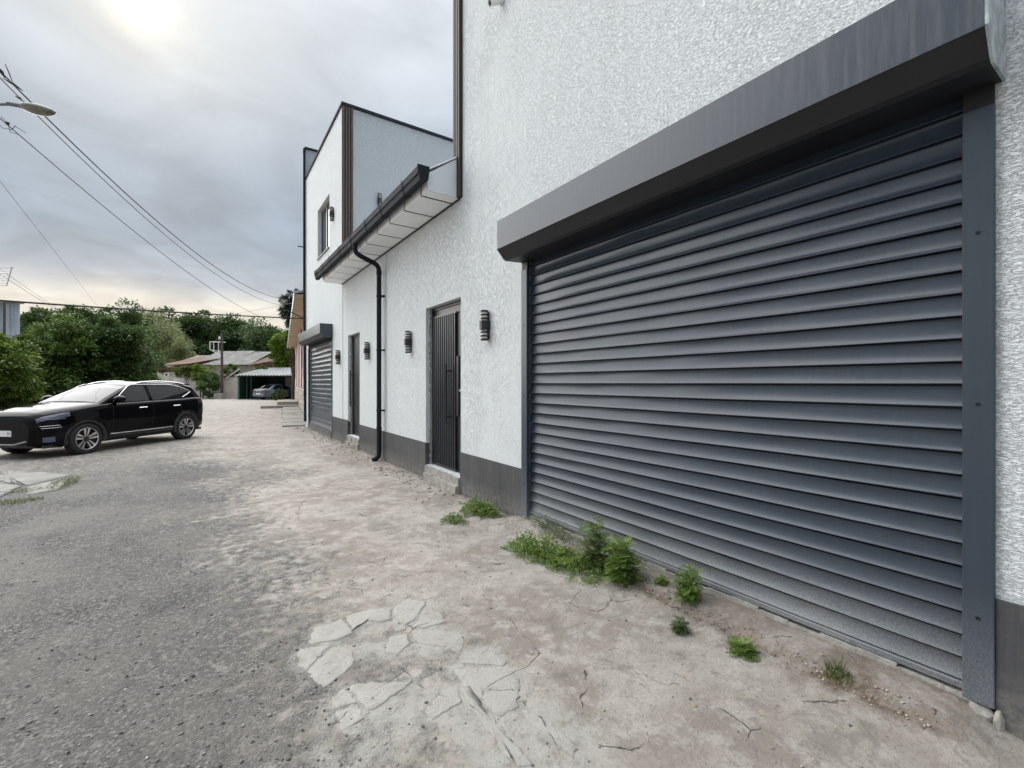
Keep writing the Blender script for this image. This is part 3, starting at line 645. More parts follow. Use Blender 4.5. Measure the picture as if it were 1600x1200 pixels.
for y in (6.25, 7.25, 8.1, 9.1, 10.0, 10.9, 11.7, 12.4):
    mb = MB(); mb.tube([(2.333, y, 4.47), (2.331, y, 4.41), (2.346, y, 4.395), (2.358, y, 4.318), (2.385, y, 4.300), (2.42, y, 4.300), (2.458, y, 4.318), (2.48, y, 4.36)], .0045, 5); mb.tube([(2.333, y, 4.47), (2.318, y, 4.50), (2.322, y, 4.53)], .005, 5); mb.build('gutter_bracket', M_GUT, gut)
mb = MB(); yp = 9.0; rr = .048
path = [(2.405, yp, 4.32), (2.405, yp, 4.21), (2.43, yp, 4.155), (2.49, yp + .01, 4.12), (2.60, yp + .03, 4.08), (2.80, yp + .06, 4.02), (2.86, yp + .07, 3.985), (2.895, yp + .075, 3.93), (2.905, yp + .08, 3.86), (2.905, yp + .08, 1.9), (2.905, yp + .08, .16), (2.895, yp + .08, .10), (2.85, yp + .08, .055), (2.77, yp + .08, .03)]
mb.tube(path, rr, 14); mb.tube([(2.905, yp + .08, .62), (2.905, yp + .08, .70)], rr + .006, 14); mb.tube([(2.905, yp + .08, 3.80), (2.905, yp + .08, 3.88)], rr + .006, 14)
pipe = bpart(mb, 'downpipe', M_GUT)
for z in (3.35, 2.25, 1.02):
    mb = MB(); mb.tube([(2.905, yp + .08, z), (2.905, yp + .08, z + .03)], rr + .008, 14); mb.box((2.94, yp + .0, z), (WX - .002, yp + .10, z + .03)); mb.box((2.93, yp - .03, z + .002), (2.99, yp + .0, z + .028)); mb.build('pipe_bracket', M_GUT, pipe)
# ---- corner claddings of upright lamellae
def cladding(name, y0, y1, z0, z1, n_, face='X', X=WX - .012, zj=None):
    mb = MB()
    if face == 'X': mb.box((X - .02, y0, z0), (X, y1, z1))
    else: mb.box((y0, X - .02, z0), (y1, X, z1))
    root = mb.build(name, M_BROWND, bld); root.location = (-WX, -6, 0)
    w = (y1 - y0) / n_
    segs = [(z0 + .005, z1 - .002)] if zj is None else [(z0 + .005, zj - .004), (zj + .004, z1 - .002)]
    for i in range(n_):
        for a, b_ in segs:
            mb = MB()
            if face == 'X': mb.rbox((X - .055, y0 + i * w + w * .2, a), (X - .0205, y0 + i * w + w * .8, b_), .003)
            else: mb.rbox((y0 + i * w + w * .2, X - .055, a), (y0 + i * w + w * .8, X - .0205, b_), .003)
            mb.build('lamella', M_BROWN, root)
    return root
cladding('corner_cladding', 5.655, 5.86, 4.24, 12.0, 4, 'X', WX - .001)
cladding('corner_cladding', WX - .03, WX + .26, 4.95, 8.99, 4, 'Y', 12.424, 5.75)
# ---- tower window
mb = MB(); X = WX + .10; y0, y1, z0, z1 = 13.95, 15.65, 5.60, 7.19
for a, b_ in (((X, y0, z0), (X + .06, y0 + .07, z1)), ((X, y1 - .07, z0), (X + .06, y1, z1)), ((X, y0 + .07, z0), (X + .06, y1 - .07, z0 + .07)), ((X, y0 + .07, z1 - .07), (X + .06, y1 - .07, z1)), ((X, 14.82, z0 + .07), (X + .06, 14.89, z1 - .07))): mb.box(a, b_)
mb.box((WX - .05, y0 + .01, z0 - .02), (X - .001, y1 - .01, z0 + .012))
wf = bpart(mb, 'window', M_FRAME)
for a, b_ in ((y0 + .072, 14.818), (14.892, y1 - .072)):
    mb = MB(); mb.box((X + .02, a, z0 + .072), (X + .035, b_, z1 - .072)); mb.build('pane', M_GLASSD, wf)
# joint line where the low wing meets the tower and conduit beside the downpipe
mb = MB(); mb.tube([(2.992, 8.93, .62), (2.992, 8.93, 4.2)], .009, 6); bpart(mb, 'conduit', M_FASC)
# ------------------------------------------------------------------ wall lamps
def lamp_proto():
    root = empty('wall_lamp')
    mb = MB(); hexp = [(-.001, -.05), (-.001, .05), (-.075, .055), (-.118, .028), (-.118, -.028), (-.075, -.055)]
    mb.prism(hexp, 2, -.058, .058); mb.build('lamp_body', M_BLACK, root)
    for s in (-1, 1):
        mb = MB(); mb.lathe([(0, s * .0585), (.036, s * .0585), (.036, s * .19), (0, s * .19)], 20, 0, Matrix.Translation((-.06, 0, 0))); mb.build('diffuser', M_ACRYL, root)
        for k in range(3):
            z = s * (.088 + k * .047)
            mb = MB(); mb.lathe([(.0365, z - .0105), (.050, z - .0105), (.050, z + .0105), (.0365, z + .0105), (.0365, z - .0105)], 24, 0, Matrix.Translation((-.06, 0, 0)), False)
            if k == 2: mb.lathe([(0, z + s * .006), (.0364, z + s * .006), (.0364, z + s * .0105), (0, z + s * .0105)], 20, 0, Matrix.Translation((-.06, 0, 0)), False)
            mb.build('ring', M_BLACK, root)
    mb = MB(); mb.box((-.012, -.03, -.17), (-.0008, .03, .17)); mb.build('back_plate', M_BLACK, root)
    return root
lp = lamp_proto(); G = 'black ringed wall lamps on the white building'
for i, (loc, rz, lab) in enumerate((((WX, 4.95, 2.335), 0, 'black ringed wall lamp between the barred door and the wide shutter'),
        ((WX, 7.60, 2.32), 0, 'black ringed wall lamp between the downpipe and the barred door'),
        ((WX, 10.08, 2.31), 0, 'black ringed wall lamp between the plain dark door and the downpipe'),
        ((WX - .013, 12.70, 2.29), 0, 'black ringed wall lamp between the far shutter and the plain dark door'),
        ((WX - .013, 13.42, 6.40), 0, 'black ringed wall lamp beside the upper window'),
        ((3.98, 12.424, 6.66), PI / 2, 'black ringed wall lamp on the grey side wall above the gutter'))):
    o = lp if i == 0 else copy_tree(lp)
    o.location = loc; o.rotation_euler = (0, 0, rz); tag(o, lab, 'wall lamp', G)
# security camera at the top of the tall wall
sc_ = empty('security_camera', (WX, 4.62, 6.28), 0, 'small white security camera high on the tall white wall', 'camera')
mb = MB(); mb.lathe([(0, 0), (.045, 0), (.045, .03), (0, .03)], 16, 0, Matrix.Translation((-.001, 0, 0)) @ Matrix.Rotation(-PI / 2, 4, 'Y')); mb.build('bracket', M_ACRYL, sc_)
Mx = Matrix.Translation((-.10, 0, -.04)) @ Matrix.Rotation(math.radians(-125), 4, 'Y')
mb = MB(); mb.lathe([(0, -.06), (.034, -.06), (.038, -.05), (.038, .08), (.042, .085), (.042, .10), (.03, .10), (.03, .09), (0, .09)], 18, 0, Mx); mb.tube([(-.03, 0, 0), (-.09, 0, -.03)], .014, 8); mb.build('housing', M_ACRYL, sc_)
mb = MB(); mb.lathe([(0, .0925), (.028, .0925), (.028, .0915), (0, .0915)], 16, 0, Mx); mb.build('lens', M_GLASSD, sc_)
# ------------------------------------------------------------------ foliage
def leaf_mat(name, cols, vs=.8, transl=.25, rough=.5): return mat(name, cols[0], rough, island=cols, vscale=vs, transl=transl, spec=.35)
L_DARK = leaf_mat('dark_leaves', [(.038, .072, .022), (.066, .118, .034), (.12, .175, .05)])
L_MID = leaf_mat('mid_green_leaves', [(.052, .098, .024), (.092, .155, .034), (.155, .22, .05)])
L_VINE = leaf_mat('vine_leaves', [(.055, .10, .018), (.10, .165, .028), (.17, .23, .04)])
L_OLIVE = leaf_mat('olive_leaves', [(.16, .19, .08), (.21, .24, .10), (.26, .29, .13)])
L_FAR = leaf_mat('far_leaves', [(.040, .075, .026), (.065, .11, .036), (.095, .15, .05)], .25)
L_YEL = leaf_mat('yellow_green_leaves', [(.09, .16, .02), (.15, .24, .03), (.22, .30, .05)])
L_PINE = leaf_mat('conifer_needles', [(.016, .034, .016), (.028, .052, .022)], 1, .1)
L_WEED = leaf_mat('weed_leaves', [(.10, .17, .035), (.16, .25, .05), (.25, .34, .09)], 6, .3)
L_WEED2 = leaf_mat('dull_weed_leaves', [(.10, .155, .045), (.15, .215, .06), (.21, .28, .09)], 6, .3)
L_WEED3 = leaf_mat('dark_weed_leaves', [(.05, .085, .03), (.075, .12, .04), (.11, .16, .055)], 6, .3)
L_GRASS = leaf_mat('grass_blades', [(.07, .11, .025), (.11, .16, .04), (.20, .22, .08)], 4, .3)
M_BARK = mat('bark', (.07, .055, .042), .95, var=.4, vscale=8, bump=.02, bscale=14)
M_STEM = mat('green_stem', (.10, .15, .05), .7)
def leafgeo(P, D, size, R, aspect=.5, droop=.25, fold=.18):
    """rhombic folded leaves: P base points, D outward directions"""
    n_ = len(P); s = size * R.uniform(.65, 1.3, n_)[:, None]
    D = D + R.normal(0, .35, (n_, 3)); D[:, 2] -= droop; D /= np.linalg.norm(D, axis=1)[:, None]
    U = np.cross(D, R.normal(0, 1, (n_, 3)) + np.array([0, 0, 2.2])); U /= np.linalg.norm(U, axis=1)[:, None] + 1e-9
    Nn = np.cross(U, D)
    a = P; b = P + D * s * .45 + U * s * aspect * .5 + Nn * s * fold; c = P + D * s; d = P + D * s * .45 - U * s * aspect * .5 + Nn * s * fold
    V = np.stack([a, b, c, d], 1).reshape(-1, 3); k = np.arange(n_)[:, None] * 4
    return V, np.concatenate([k + np.array([[0, 1, 2, 3]])], 0)
def crown_points(R, n_, clumps, C0, RAD, crad, seedshape=1.0):
    """clumps of leaves spread through an uneven crown"""
    u = R.normal(0, 1, (clumps, 3)); u /= np.linalg.norm(u, axis=1)[:, None]
    lump_ = 1 + .22 * np.sin(u[:, 0] * 4 + seedshape) * np.cos(u[:, 2] * 5 + seedshape * 2) + R.normal(0, .08, clumps)
    rad = (R.uniform(.25, 1, clumps) ** .45) * lump_
    c = u * rad[:, None] * np.array(RAD); 
    low = c[:, 2] < -.8 * RAD[2]; c[low, 2] *= .8
    cr_ = crad * R.uniform(.55, 1.3, clumps)
    idx = R.randint(0, clumps, n_); v = R.normal(0, 1, (n_, 3)); v /= np.linalg.norm(v, axis=1)[:, None]
    v[:, 2] = np.where(v[:, 2] < -.6, -v[:, 2] * .5, v[:, 2])
    rr_ = R.uniform(.55, 1.08, n_)
    P = c[idx] + v * (cr_[idx] * rr_)[:, None] * np.array([1, 1, .85])
    return P + np.array(C0), v + .4 * u[idx], c + np.array(C0)
def tree(name, base, h, rad, crown_c, nleaf, lsize, lm, seed, label, cat='tree', group=None, clumps=60, crad=None, trunk_r=.16, asp=.5, kind=None, droop=.25, limbs=9):
    """base (x,y); crown_c height of crown centre, rad (rx, ry, rz)"""
    R = np.random.RandomState(seed); Rr = random.Random(seed)
    root = empty(name, (base[0], base[1], 0), Rr.uniform(0, 0.3), label, cat, group)
    crad = crad or .30 * min(rad)
    nleaf = int(nleaf * 1.15); P, D, cc_ = crown_points(R, nleaf, clumps, (0, 0, crown_c), rad, crad, seed * 1.7)
    ok = P[:, 2] > .05; P, D = P[ok], D[ok]
    V, Fq = leafgeo(P, D, lsize, R, asp, droop)
    link('crown', npmesh('crown', V, Fq, lm), root)
    mb = MB(); top = crown_c + rad[2] * .35; path = [(Rr.uniform(-.1, .1) * k, Rr.uniform(-.1, .1) * k, top * k / 5) for k in range(6)]
    mb.tube(path, [trunk_r * (1.25 - .2 * k) for k in range(6)], 8)
    for i in range(limbs):
        t = Rr.uniform(.35, .95); a = path[int(t * 5)]; e = cc_[Rr.randrange(len(cc_))]
        mid = Vector(a).lerp(Vector(e), .5) + Vector((0, 0, -.04 * h)); mb.tube([a, mid, e], [trunk_r * .5, trunk_r * .3, trunk_r * .1], 5)
    mb.build('trunk', M_BARK, root)
    return root
def tpx(name, px0, px1, pyt, Z, nleaf, ls, lm, seed, label, bot=None, **k):
    """a tree of measured width and height at distance Z in yard axes; bot = height where the crown starts"""
    xc = Q((px0 + px1) / 2, Z); rx = Q(px1, Z) - Q(px0, Z); rx /= 2; top = QZ(pyt, Z); b_ = .3 if bot is None else bot
    w = W(xc, Z); rz = (top - b_) / 2
    return tree(name, (w.x, w.y), top, (rx * .93, min(rx, 3.5), rz * .95), b_ + rz, nleaf, ls, lm, seed, label, **k)
# climbing hedge and shrubs behind the parked car
tpx('vine_mound', -110, 48, 508, 19.5, 26000, .15, L_VINE, 11, 'yellow green mound of climbing vine at the left edge of the yard', bot=-.3, cat='bush', clumps=110, crad=.42, asp=.75, droop=.5)
tpx('leafy_tree', 20, 150, 497, 24, 24000, .17, L_MID, 12, 'mid green leafy tree behind the bonnet of the parked black car', clumps=90, crad=.6, asp=.6, droop=.45)
tpx('leafy_tree', 95, 238, 502, 26, 34000, .19, L_DARK, 13, 'broad dark green tree with large leaves behind the roof of the parked black car', bot=-.2, clumps=110, crad=.62, asp=.6, droop=.5)
tpx('leafy_tree', 62, 135, 488, 33, 15000, .20, L_MID, 14, 'taller light green tree rising above the shrubs left of the olive tree', clumps=70, asp=.55)
tpx('leafy_tree', 22, 82, 476, 36, 14000, .21, L_DARK, 15, 'tall dark tree beside the pale corrugated shed', clumps=60, asp=.55)
tpx('leafy_bush', -60, 120, 560, 23, 14000, .15, L_DARK, 16, 'low dark bush beneath the vine mound', bot=-.4, cat='bush', clumps=70, asp=.6)
tpx('olive_tree', 227, 286, 494, 56, 16000, .26, L_OLIVE, 17, 'pale olive tree with fine foliage behind the yard wall', bot=1.8, clumps=80, crad=1.0, asp=.35, droop=.6)
tpx('olive_tree', 262, 297, 536, 54, 6000, .26, L_OLIVE, 18, 'small pale olive tree at the right foot of the taller olive tree', bot=1.6, clumps=30, crad=.7, asp=.35)
tpx('conifer_tree', 442, 474, 452, 40, 4200, .30, L_PINE, 19, 'sparse dark conifer rising behind the pink house eave', bot=6.0, clumps=26, crad=.55, asp=.3, trunk_r=.14)
tpx('leafy_tree', 424, 470, 514, 50, 15000, .22, L_YEL, 20, 'bright yellow green tree behind the right end of the carport', bot=2.0, clumps=60, asp=.55)
FW = [(-60, 30, 492, 70), (10, 75, 486, 78), (60, 125, 480, 84), (105, 165, 476, 80), (150, 205, 490, 88), (172, 236, 484, 82), (215, 262, 482, 90), (262, 328, 477, 76), (312, 352, 494, 84), (335, 395, 497, 78), (380, 422, 503, 90), (402, 458, 502, 72), (440, 500, 510, 84)]
WL = ['far left, half hidden by the shed', 'above the vine mound', 'above the bonnet of the black car', 'with the highest crown left of the black car roof', 'between the two highest crowns on the left', 'whose top stands highest left of the olive tree', 'directly behind the olive tree', 'tall and broad just right of the olive tree', 'above the metal frame on the pole', 'behind the grey corrugated house roof', 'right of the house roof, partly see through', 'above the left part of the carport', 'behind the bright tree by the pink house']
for i, (a, b_, t, Z) in enumerate(FW):
    tpx('woodland_tree', a - 9, b_ + 9, t + 4, Z, 20000, .40, L_FAR, 40 + i, 'dark woodland tree ' + WL[i], group='woodland trees beyond the yard', bot=1.5, clumps=120 if i != 10 else 50, crad=1.5, asp=.6, trunk_r=.3, limbs=12)
def thicket():
    R = np.random.RandomState(77); Vs = []; Fs = []; o_ = 0
    for px in range(-80, 500, 22):
        Z = 94 + R.uniform(-3, 3); w = W(Q(px, Z), Z); top = QZ(535 - R.uniform(0, 10), Z)
        P, D, c_ = crown_points(R, 3000, 26, (w.x, w.y, top * .5), (3.6, 3.2, top * .52), 1.5, px)
        V, Fq = leafgeo(P, D, .6, R, .7); Vs.append(V); Fs.append(Fq + o_); o_ += len(V)
    o = link('thicket', npmesh('thicket', np.concatenate(Vs), np.concatenate(Fs), L_FAR)); tag(o, 'dense dark thicket filling the ground under the far wood', 'thicket', kind='stuff')
thicket()
# ------------------------------------------------------------------ things in the far yard
M_CREAM = mat('cream_wall_render', (.50, .47, .39), .9, var=.12, vscale=1.2, bump=.01, bscale=20)
M_WHITEW = mat('white_gate_paint', (.62, .60, .57), .7, var=.08, vscale=1.5)
M_PINKW = mat('faded_pink_render', (.62, .50, .47), .9, second=(.68, .62, .58), vscale=1.6, bump=.01, bscale=20)
M_ASBEST = mat('weathered_corrugated_roof', (.19, .185, .17), .9, second=(.34, .325, .30), vscale=1.3)
M_RUST = mat('rusty_brown_timber', (.13, .07, .045), .85, var=.35, vscale=3)
M_TILE = mat('red_tile', (.42, .16, .10), .8, var=.25, vscale=6)
M_TEAL = mat('teal_green_paint', (.05, .14, .115), .6, var=.15, vscale=2)
M_TEALD = mat('dark_green_sheet', (.02, .05, .038), .7, var=.25, vscale=2)
M_POLE = mat('weathered_wood_pole', (.085, .065, .05), .9, var=.35, vscale=4)
M_WHITEM = mat('white_metal_frame', (.70, .71, .71), .5)
M_CABLE = mat('black_cable', (.012, .012, .013), .6)
ZR = -YAW
def yroot(name, px, Z, label, cat, group=None):
    return empty(name, W(Q(px, Z), Z), ZR, label, cat, group)
def corr(mb, x0, x1, y0, z0, y1, z1, step=.16, amp=.03, th=.012, mi=0):
    """corrugated sheet, waves across x, sloping from (y0,z0) to (y1,z1)"""
    n_ = int((x1 - x0) / step * 4); vs = []
    for y, z in ((y0, z0), (y1, z1), (y1, z1 - th), (y0, z0 - th)):
        for i in range(n_ + 1):
            x = x0 + (x1 - x0) * i / n_; vs.append((x, y, z + amp * math.sin(i * PI / 2)))
    m_ = n_ + 1
    mb.add(vs, [(k * m_ + i, k * m_ + i + 1, ((k + 1) % 4) * m_ + i + 1, ((k + 1) % 4) * m_ + i) for k in range(4) for i in range(n_)], mi)
# old house with grey roof
Z = 49.0; k = Z / F
hs = yroot('old_house', 348, Z, 'low cream house with weathered grey corrugated roof behind the yard wall', 'house')
def X_(px): return (px - 348) * k
mb = MB(); mb.box((X_(252), .3, 0), (X_(396), 8, QZ(571, Z))); mb.build('wall', M_CREAM, hs)
zr0, zr1 = QZ(570.5, Z), QZ(550, Z + 5) 
for i, (a, b_) in enumerate(((266, 300), (300.5, 332), (332.5, 362), (362.5, 392))):
    mb = MB(); corr(mb, X_(a), X_(b_), -.3, zr0 + (i % 2) * .04, 4.4, zr1 - (.45 if a < 290 else 0) + (i % 3) * .05); mb.build('roof_sheet', M_ASBEST, hs)
mb = MB(); xa, xb_ = X_(391), X_(420); mb.add([(xa, -.3, zr0 - .06), (xb_, 1.5, QZ(574, Z)), (xb_, 1.5, QZ(562, Z)), (X_(404), 4.4, zr1 - .05), (xa, -.3, zr0)], [(0, 1, 2, 3, 4)]); mb.box((xa, 1.6, 0), (xb_, 5, QZ(566, Z))); mb.build('gable', M_RUST, hs)
mb = MB(); mb.box((X_(414), 1, QZ(566, Z)), (X_(436), 5, QZ(563.5, Z))); mb.build('side_roof', M_ASBEST, hs)
mb = MB(); mb.box((X_(404), .8, 0), (X_(428), 4.5, QZ(566, Z) - .01)); mb.build('side_wall', M_RUST, hs)
mb = MB(); mb.box((X_(394), 4.2, zr1 - .1), (X_(395.2), 4.4, zr1 + .5)); mb.build('chimney_pipe', M_RUST, hs)
# left outbuilding
Z = 48.0; k = Z / F
ob = yroot('outbuilding', 262, Z, 'small cream outbuilding with brown boards under a sagging roof', 'building')
def X_(px): return (px - 262) * k
mb = MB(); mb.box((X_(246), 0, 0), (X_(276), 5, QZ(581, Z))); mb.build('wall', M_CREAM, ob)
mb = MB(); mb.box((X_(250), -.1, QZ(580.5, Z)), (X_(274), 5.1, QZ(574, Z))); mb.build('board', M_RUST, ob)
mb = MB(); mb.add([(X_(246), -.4, QZ(572, Z)), (X_(300), -.4, QZ(568, Z)), (X_(330), 4, QZ(556, Z + 4)), (X_(275), 4, QZ(557, Z + 4)), (X_(246), -.4, QZ(573.5, Z)), (X_(300), -.4, QZ(569.5, Z)), (X_(330), 4, QZ(557, Z + 4)), (X_(275), 4, QZ(558, Z + 4))], [(0, 1, 2, 3), (4, 5, 6, 7), (0, 1, 5, 4), (1, 2, 6, 5), (2, 3, 7, 6), (3, 0, 4, 7)]); mb.build('roof', M_RUST, ob)
mb = MB(); mb.box((X_(260), -.28, QZ(588, Z)), (X_(267), -.01, QZ(583, Z))); ac_ = mb.build('air_conditioner', M_WHITEM, ob)
mb = MB(); mb.lathe([(0, 0), (.13, 0), (.13, .01), (0, .01)], 16, 0, Matrix.Translation((X_(263.2), -.282, QZ(585.5, Z))) @ Matrix.Rotation(PI / 2, 4, 'X')); mb.build('fan_grille', M_BLACK, ac_)
# yard wall with gate
Z = 46.0; k = Z / F
yw = yroot('yard_wall', 300, Z, 'long pale yard wall with white metal gate between shrub and black car', 'wall')
def X_(px): return (px - 300) * k
mb = MB(); mb.box((X_(225), 0, 0), (X_(271), .2, QZ(588, Z))); mb.build('wall_panel', M_CREAM, yw)
mb = MB(); mb.box((X_(271.3), -.04, 0), (X_(288), .16, QZ(590.5, Z))); mb.build('wall_panel', M_WHITEW, yw)
mb = MB(); mb.box((X_(289), 0, .12), (X_(316), .06, QZ(593, Z))); gt = mb.build('gate', M_WHITEW, yw)
for a in (289.2, 302, 315): 
    mb = MB(); mb.box((X_(a), -.04, .12), (X_(a + .9), -.001, QZ(593, Z))); mb.build('gate_stile', M_WHITEM, gt)
mb = MB(); mb.box((X_(288.2), -.05, 0), (X_(289), .1, QZ(590, Z))); mb.build('post', M_STEEL, yw)
mb = MB(); mb.box((X_(316.2), -.05, 0), (X_(317.8), .1, QZ(591, Z))); mb.build('post', M_TEAL, yw)
mb = MB(); mb.box((X_(318), 0, 0), (X_(350), .2, QZ(590, Z))); mb.build('wall_panel', M_WHITEW, yw)
pw = yroot('pink_wall', 361, 45.6, 'faded pink wall stub with red tiles and peeling base beside the carport', 'wall'); k = 45.6 / F
mb = MB(); mb.box((-11.5 * k, 0, 0), (11 * k, .25, QZ(590, 45.6))); mb.build('wall_panel', M_PINKW, pw)
for i in range(7):
    mb = MB(); M_ = Matrix.Translation((-11 * k + i * 1.7 * k, -.1, QZ(589.5 - i * .8, 45.6))) @ Matrix.Rotation(-.45 + .1 * (i % 3), 4, 'Y'); mb.box((-.09, -.15, 0), (.09, .4, .05), 0, M_); mb.build('tile', M_TILE, pw)
mb = MB(); M_ = Matrix.Translation((-1 * k, -.16, QZ(588, 45.6))) @ Matrix.Rotation(-.62, 4, 'Y'); mb.box((-.4, 0, 0), (1.2, .12, .09), 0, M_); mb.build('plank', M_WHITEM, pw)
# shrubs at the wall
def bpx(px0, px1, pt, pb, Z, n_, ls, lm, seed, label, **kk):
    return tpx('shrub', px0, px1, pt, Z, n_, ls, lm, seed, label, bot=QZ(pb, Z), cat='shrub', limbs=5, trunk_r=.05, **kk)
bpx(310, 344, 574, 625, 44.5, 7000, .13, L_MID, 61, 'dark green shrub between the white gate and the wooden pole', clumps=40, asp=.6)
bpx(276, 304, 571, 590, 45.8, 4500, .13, L_VINE, 62, 'green climber spilling over the wall above the white panel', clumps=26, asp=.6)
bpx(300, 326, 568, 597, 45.4, 5000, .13, L_YEL, 63, 'bright yellow green climber above the white gate', clumps=28, asp=.6)
bpx(349, 374, 569, 589, 46.8, 3000, .14, L_VINE, 64, 'light green climber right of the wooden pole', clumps=22, asp=.6)
bpx(394, 430, 572, 588, 47.6, 2200, .14, L_MID, 65, 'low green growth between house gable and carport roof', clumps=22, asp=.6)
bpx(425, 447, 609, 628, 40.8, 2500, .12, L_DARK, 66, 'dark weeds beside the grey saloon under the carport', clumps=18, asp=.4)
# wooden pole with metal frame
Z = 44.3; k = Z / F
up = yroot('utility_pole', 346.5, Z, 'dark wooden utility pole standing in a concrete block', 'utility pole')
mb = MB(); mb.tube([(0, 0, .3), (.02, 0, 3.2), (0, 0, QZ(520, Z))], [.14, .12, .10], 12); mb.build('pole', M_POLE, up)
mb = MB(); mb.rbox((-9 * k, -.35, -.05), (3.5 * k, .35, QZ(614.5, Z)), .05); mb.build('concrete_block', M_ROUGHC, up)
mb = MB(); xl, xr, zt, zb = -18.5 * k, 1 * k, QZ(534, Z), QZ(548.5, Z)
for a, b_ in (((xl, 0, zt), (xr, 0, zt)), ((xl, 0, zt), (xl, 0, zb + .15)), ((xl, 0, zb + .15), (xl + .3, 0, zb)), ((xl + .3, 0, zb), (xr, 0, zb)), ((xl + .38, 0, zt), (xl + .38, 0, zb)), ((xl + .85, 0, zt), (xl + .85, 0, zb)), ((xr, 0, zt), (xr, 0, zb)), ((xl + .3, 0, zb), (-.05, -.0, zb - .55)), ((xl, 0, zt), (xl, .5, zt)), ((xl, .5, zt), (xr, .5, zt))):
    mb.tube([a, b_], .035, 6)
mb.build('metal_frame', M_WHITEM, up)
mb = MB(); mb.lathe([(0, 0), (.09, .02), (.11, .15), (.05, .3), (0, .32)], 10, 0, Matrix.Translation((-.15, -.1, QZ(531, Z)))); mb.build('insulator', M_WHITEM, up)
# carport with saloon
Z = 43.2; k = Z / F
cp = yroot('carport', 415, Z, 'open green carport with corrugated roof beside the pink house', 'carport')
def X_(px): return (px - 415) * k
zf, zbk = QZ(586.5, Z), QZ(574.5, Z + 5.0)
mb = MB(); corr(mb, X_(371), X_(468), -.35, zf, 5.0, zbk, .30, .045); mb.build('corrugated_roof', mat('pale_corrugated_roof', (.27, .28, .275), .8, var=.25, vscale=1), cp)
for a, w in ((372.2, 2.2), (379, .9), (386, .7)):
    mb = MB(); mb.box((X_(a), -.1 if a < 375 else .6, 0), (X_(a + w), .05 if a < 375 else .7, zf - .07)); mb.build('post', M_TEAL, cp)
mb = MB(); mb.box((X_(372), .1, 0), (X_(372.6), 5, zf + .1)); mb.build('side_sheet', M_TEALD, cp)
mb = MB(); mb.box((X_(458), 0, 0), (X_(459), 5, zf + .1)); mb.box((X_(372), 4.95, 0), (X_(468), 5.02, zbk - .1)); mb.build('back_sheet', M_TEALD, cp)
for a, b_ in ((408, 424), (425, 444)):
    mb = MB(); mb.box((X_(a), 4.6, .2), (X_(b_), 4.66, QZ(588, Z))); mb.build('door_panel', M_CREAM, cp)
mb = MB(); mb.box((X_(372), -.2, zf - .12), (X_(466), -.1, zf - .05)); mb.build('beam', M_TEALD, cp)
# pale building glimpsed through the wood
Z = 110; dbl = yroot('distant_block', 408, Z, 'pale distant block glimpsed through a gap in the wood', 'building')
mb = MB(); mb.box((-3.6, 0, 0), (3.4, 8, QZ(519, Z))); mb.build('wall', mat('pale_blue_wall', (.60, .66, .72), .7), dbl)
for i in range(3):
    for j in range(3):
        mb = MB(); mb.box((-2.9 + i * 2.2, -.05, 4 + j * 3.0), (-1.7 + i * 2.2, -.001, 5.5 + j * 3.0)); mb.build('window', M_GLASSD, dbl)
# corrugated shed top at the left, with rusty post
Z = 27.0; k = Z / F
sd = yroot('corrugated_shed', 0, Z, 'pale corrugated shed above the vines at the left edge', 'shed')
for i in range(9):
    mb = MB(); x = -44 * k + i * 7.2 * k; mb.box((x, .3 + .03 * (i % 2), 0), (x + 7.3 * k, .36 + .03 * (i % 2), QZ(473, Z))); mb.build('sheet', mat('pale_blue_sheet', (.36, .43, .52), .5, var=.15, vscale=2) if i == 0 else MATS['pale_blue_sheet'], sd)
mb = MB(); mb.box((-45 * k, -.2, QZ(473, Z)), (24 * k, .5, QZ(473, Z) + .08)); mb.build('roof', M_ASBEST, sd)
for px in (2, 15.5):
    mb = MB(); mb.tube([(px * k, -.3, 0), (px * k, -.3, QZ(474, Z))], .06, 8); mb.build('post', M_POLE, sd)
# slatted floodlight panel
Z = 17.0; k = Z / F
fp = yroot('slatted_panel', -8, Z, 'pale slatted metal panel on a post at the left edge', 'panel')
mb = MB()
za, zb = QZ(419, Z), QZ(446, Z)
mb.tube([(-.75, .05, 0), (-.75, .05, za)], .05, 8); mb.build('post', M_STEEL, fp)
for i in range(8):
    z = za + (zb - za) * i / 7; wr = .60 - .20 * i / 7
    mb = MB(); M_ = Matrix.Translation((0, 0, z)) @ Matrix.Rotation(.5, 4, 'X'); mb.box((-.7, -.03, -.012), (wr, .03, .012), 0, M_); mb.build('slat', M_WHITEM, fp)
mb = MB(); mb.tube([(.63, .02, za + .03), (.42, .02, zb - .02)], .015, 6); mb.tube([(-.75, .02, za + .03), (.68, .02, za + .03)], .018, 6); mb.build('frame', M_STEEL, fp)
# ------------------------------------------------------------------ pink house with stone base, beyond the white building
PA = Vector((3.36, 18.5)); PB = Vector((6.76, 45.6)); pd = (PB - PA).normalized(); LEN = (PB - PA).length
ph = empty('pink_house', (PA.x, PA.y, 0), math.atan2(pd.y, pd.x), 'pink house with maroon pilasters and a crazy stone base', 'house')
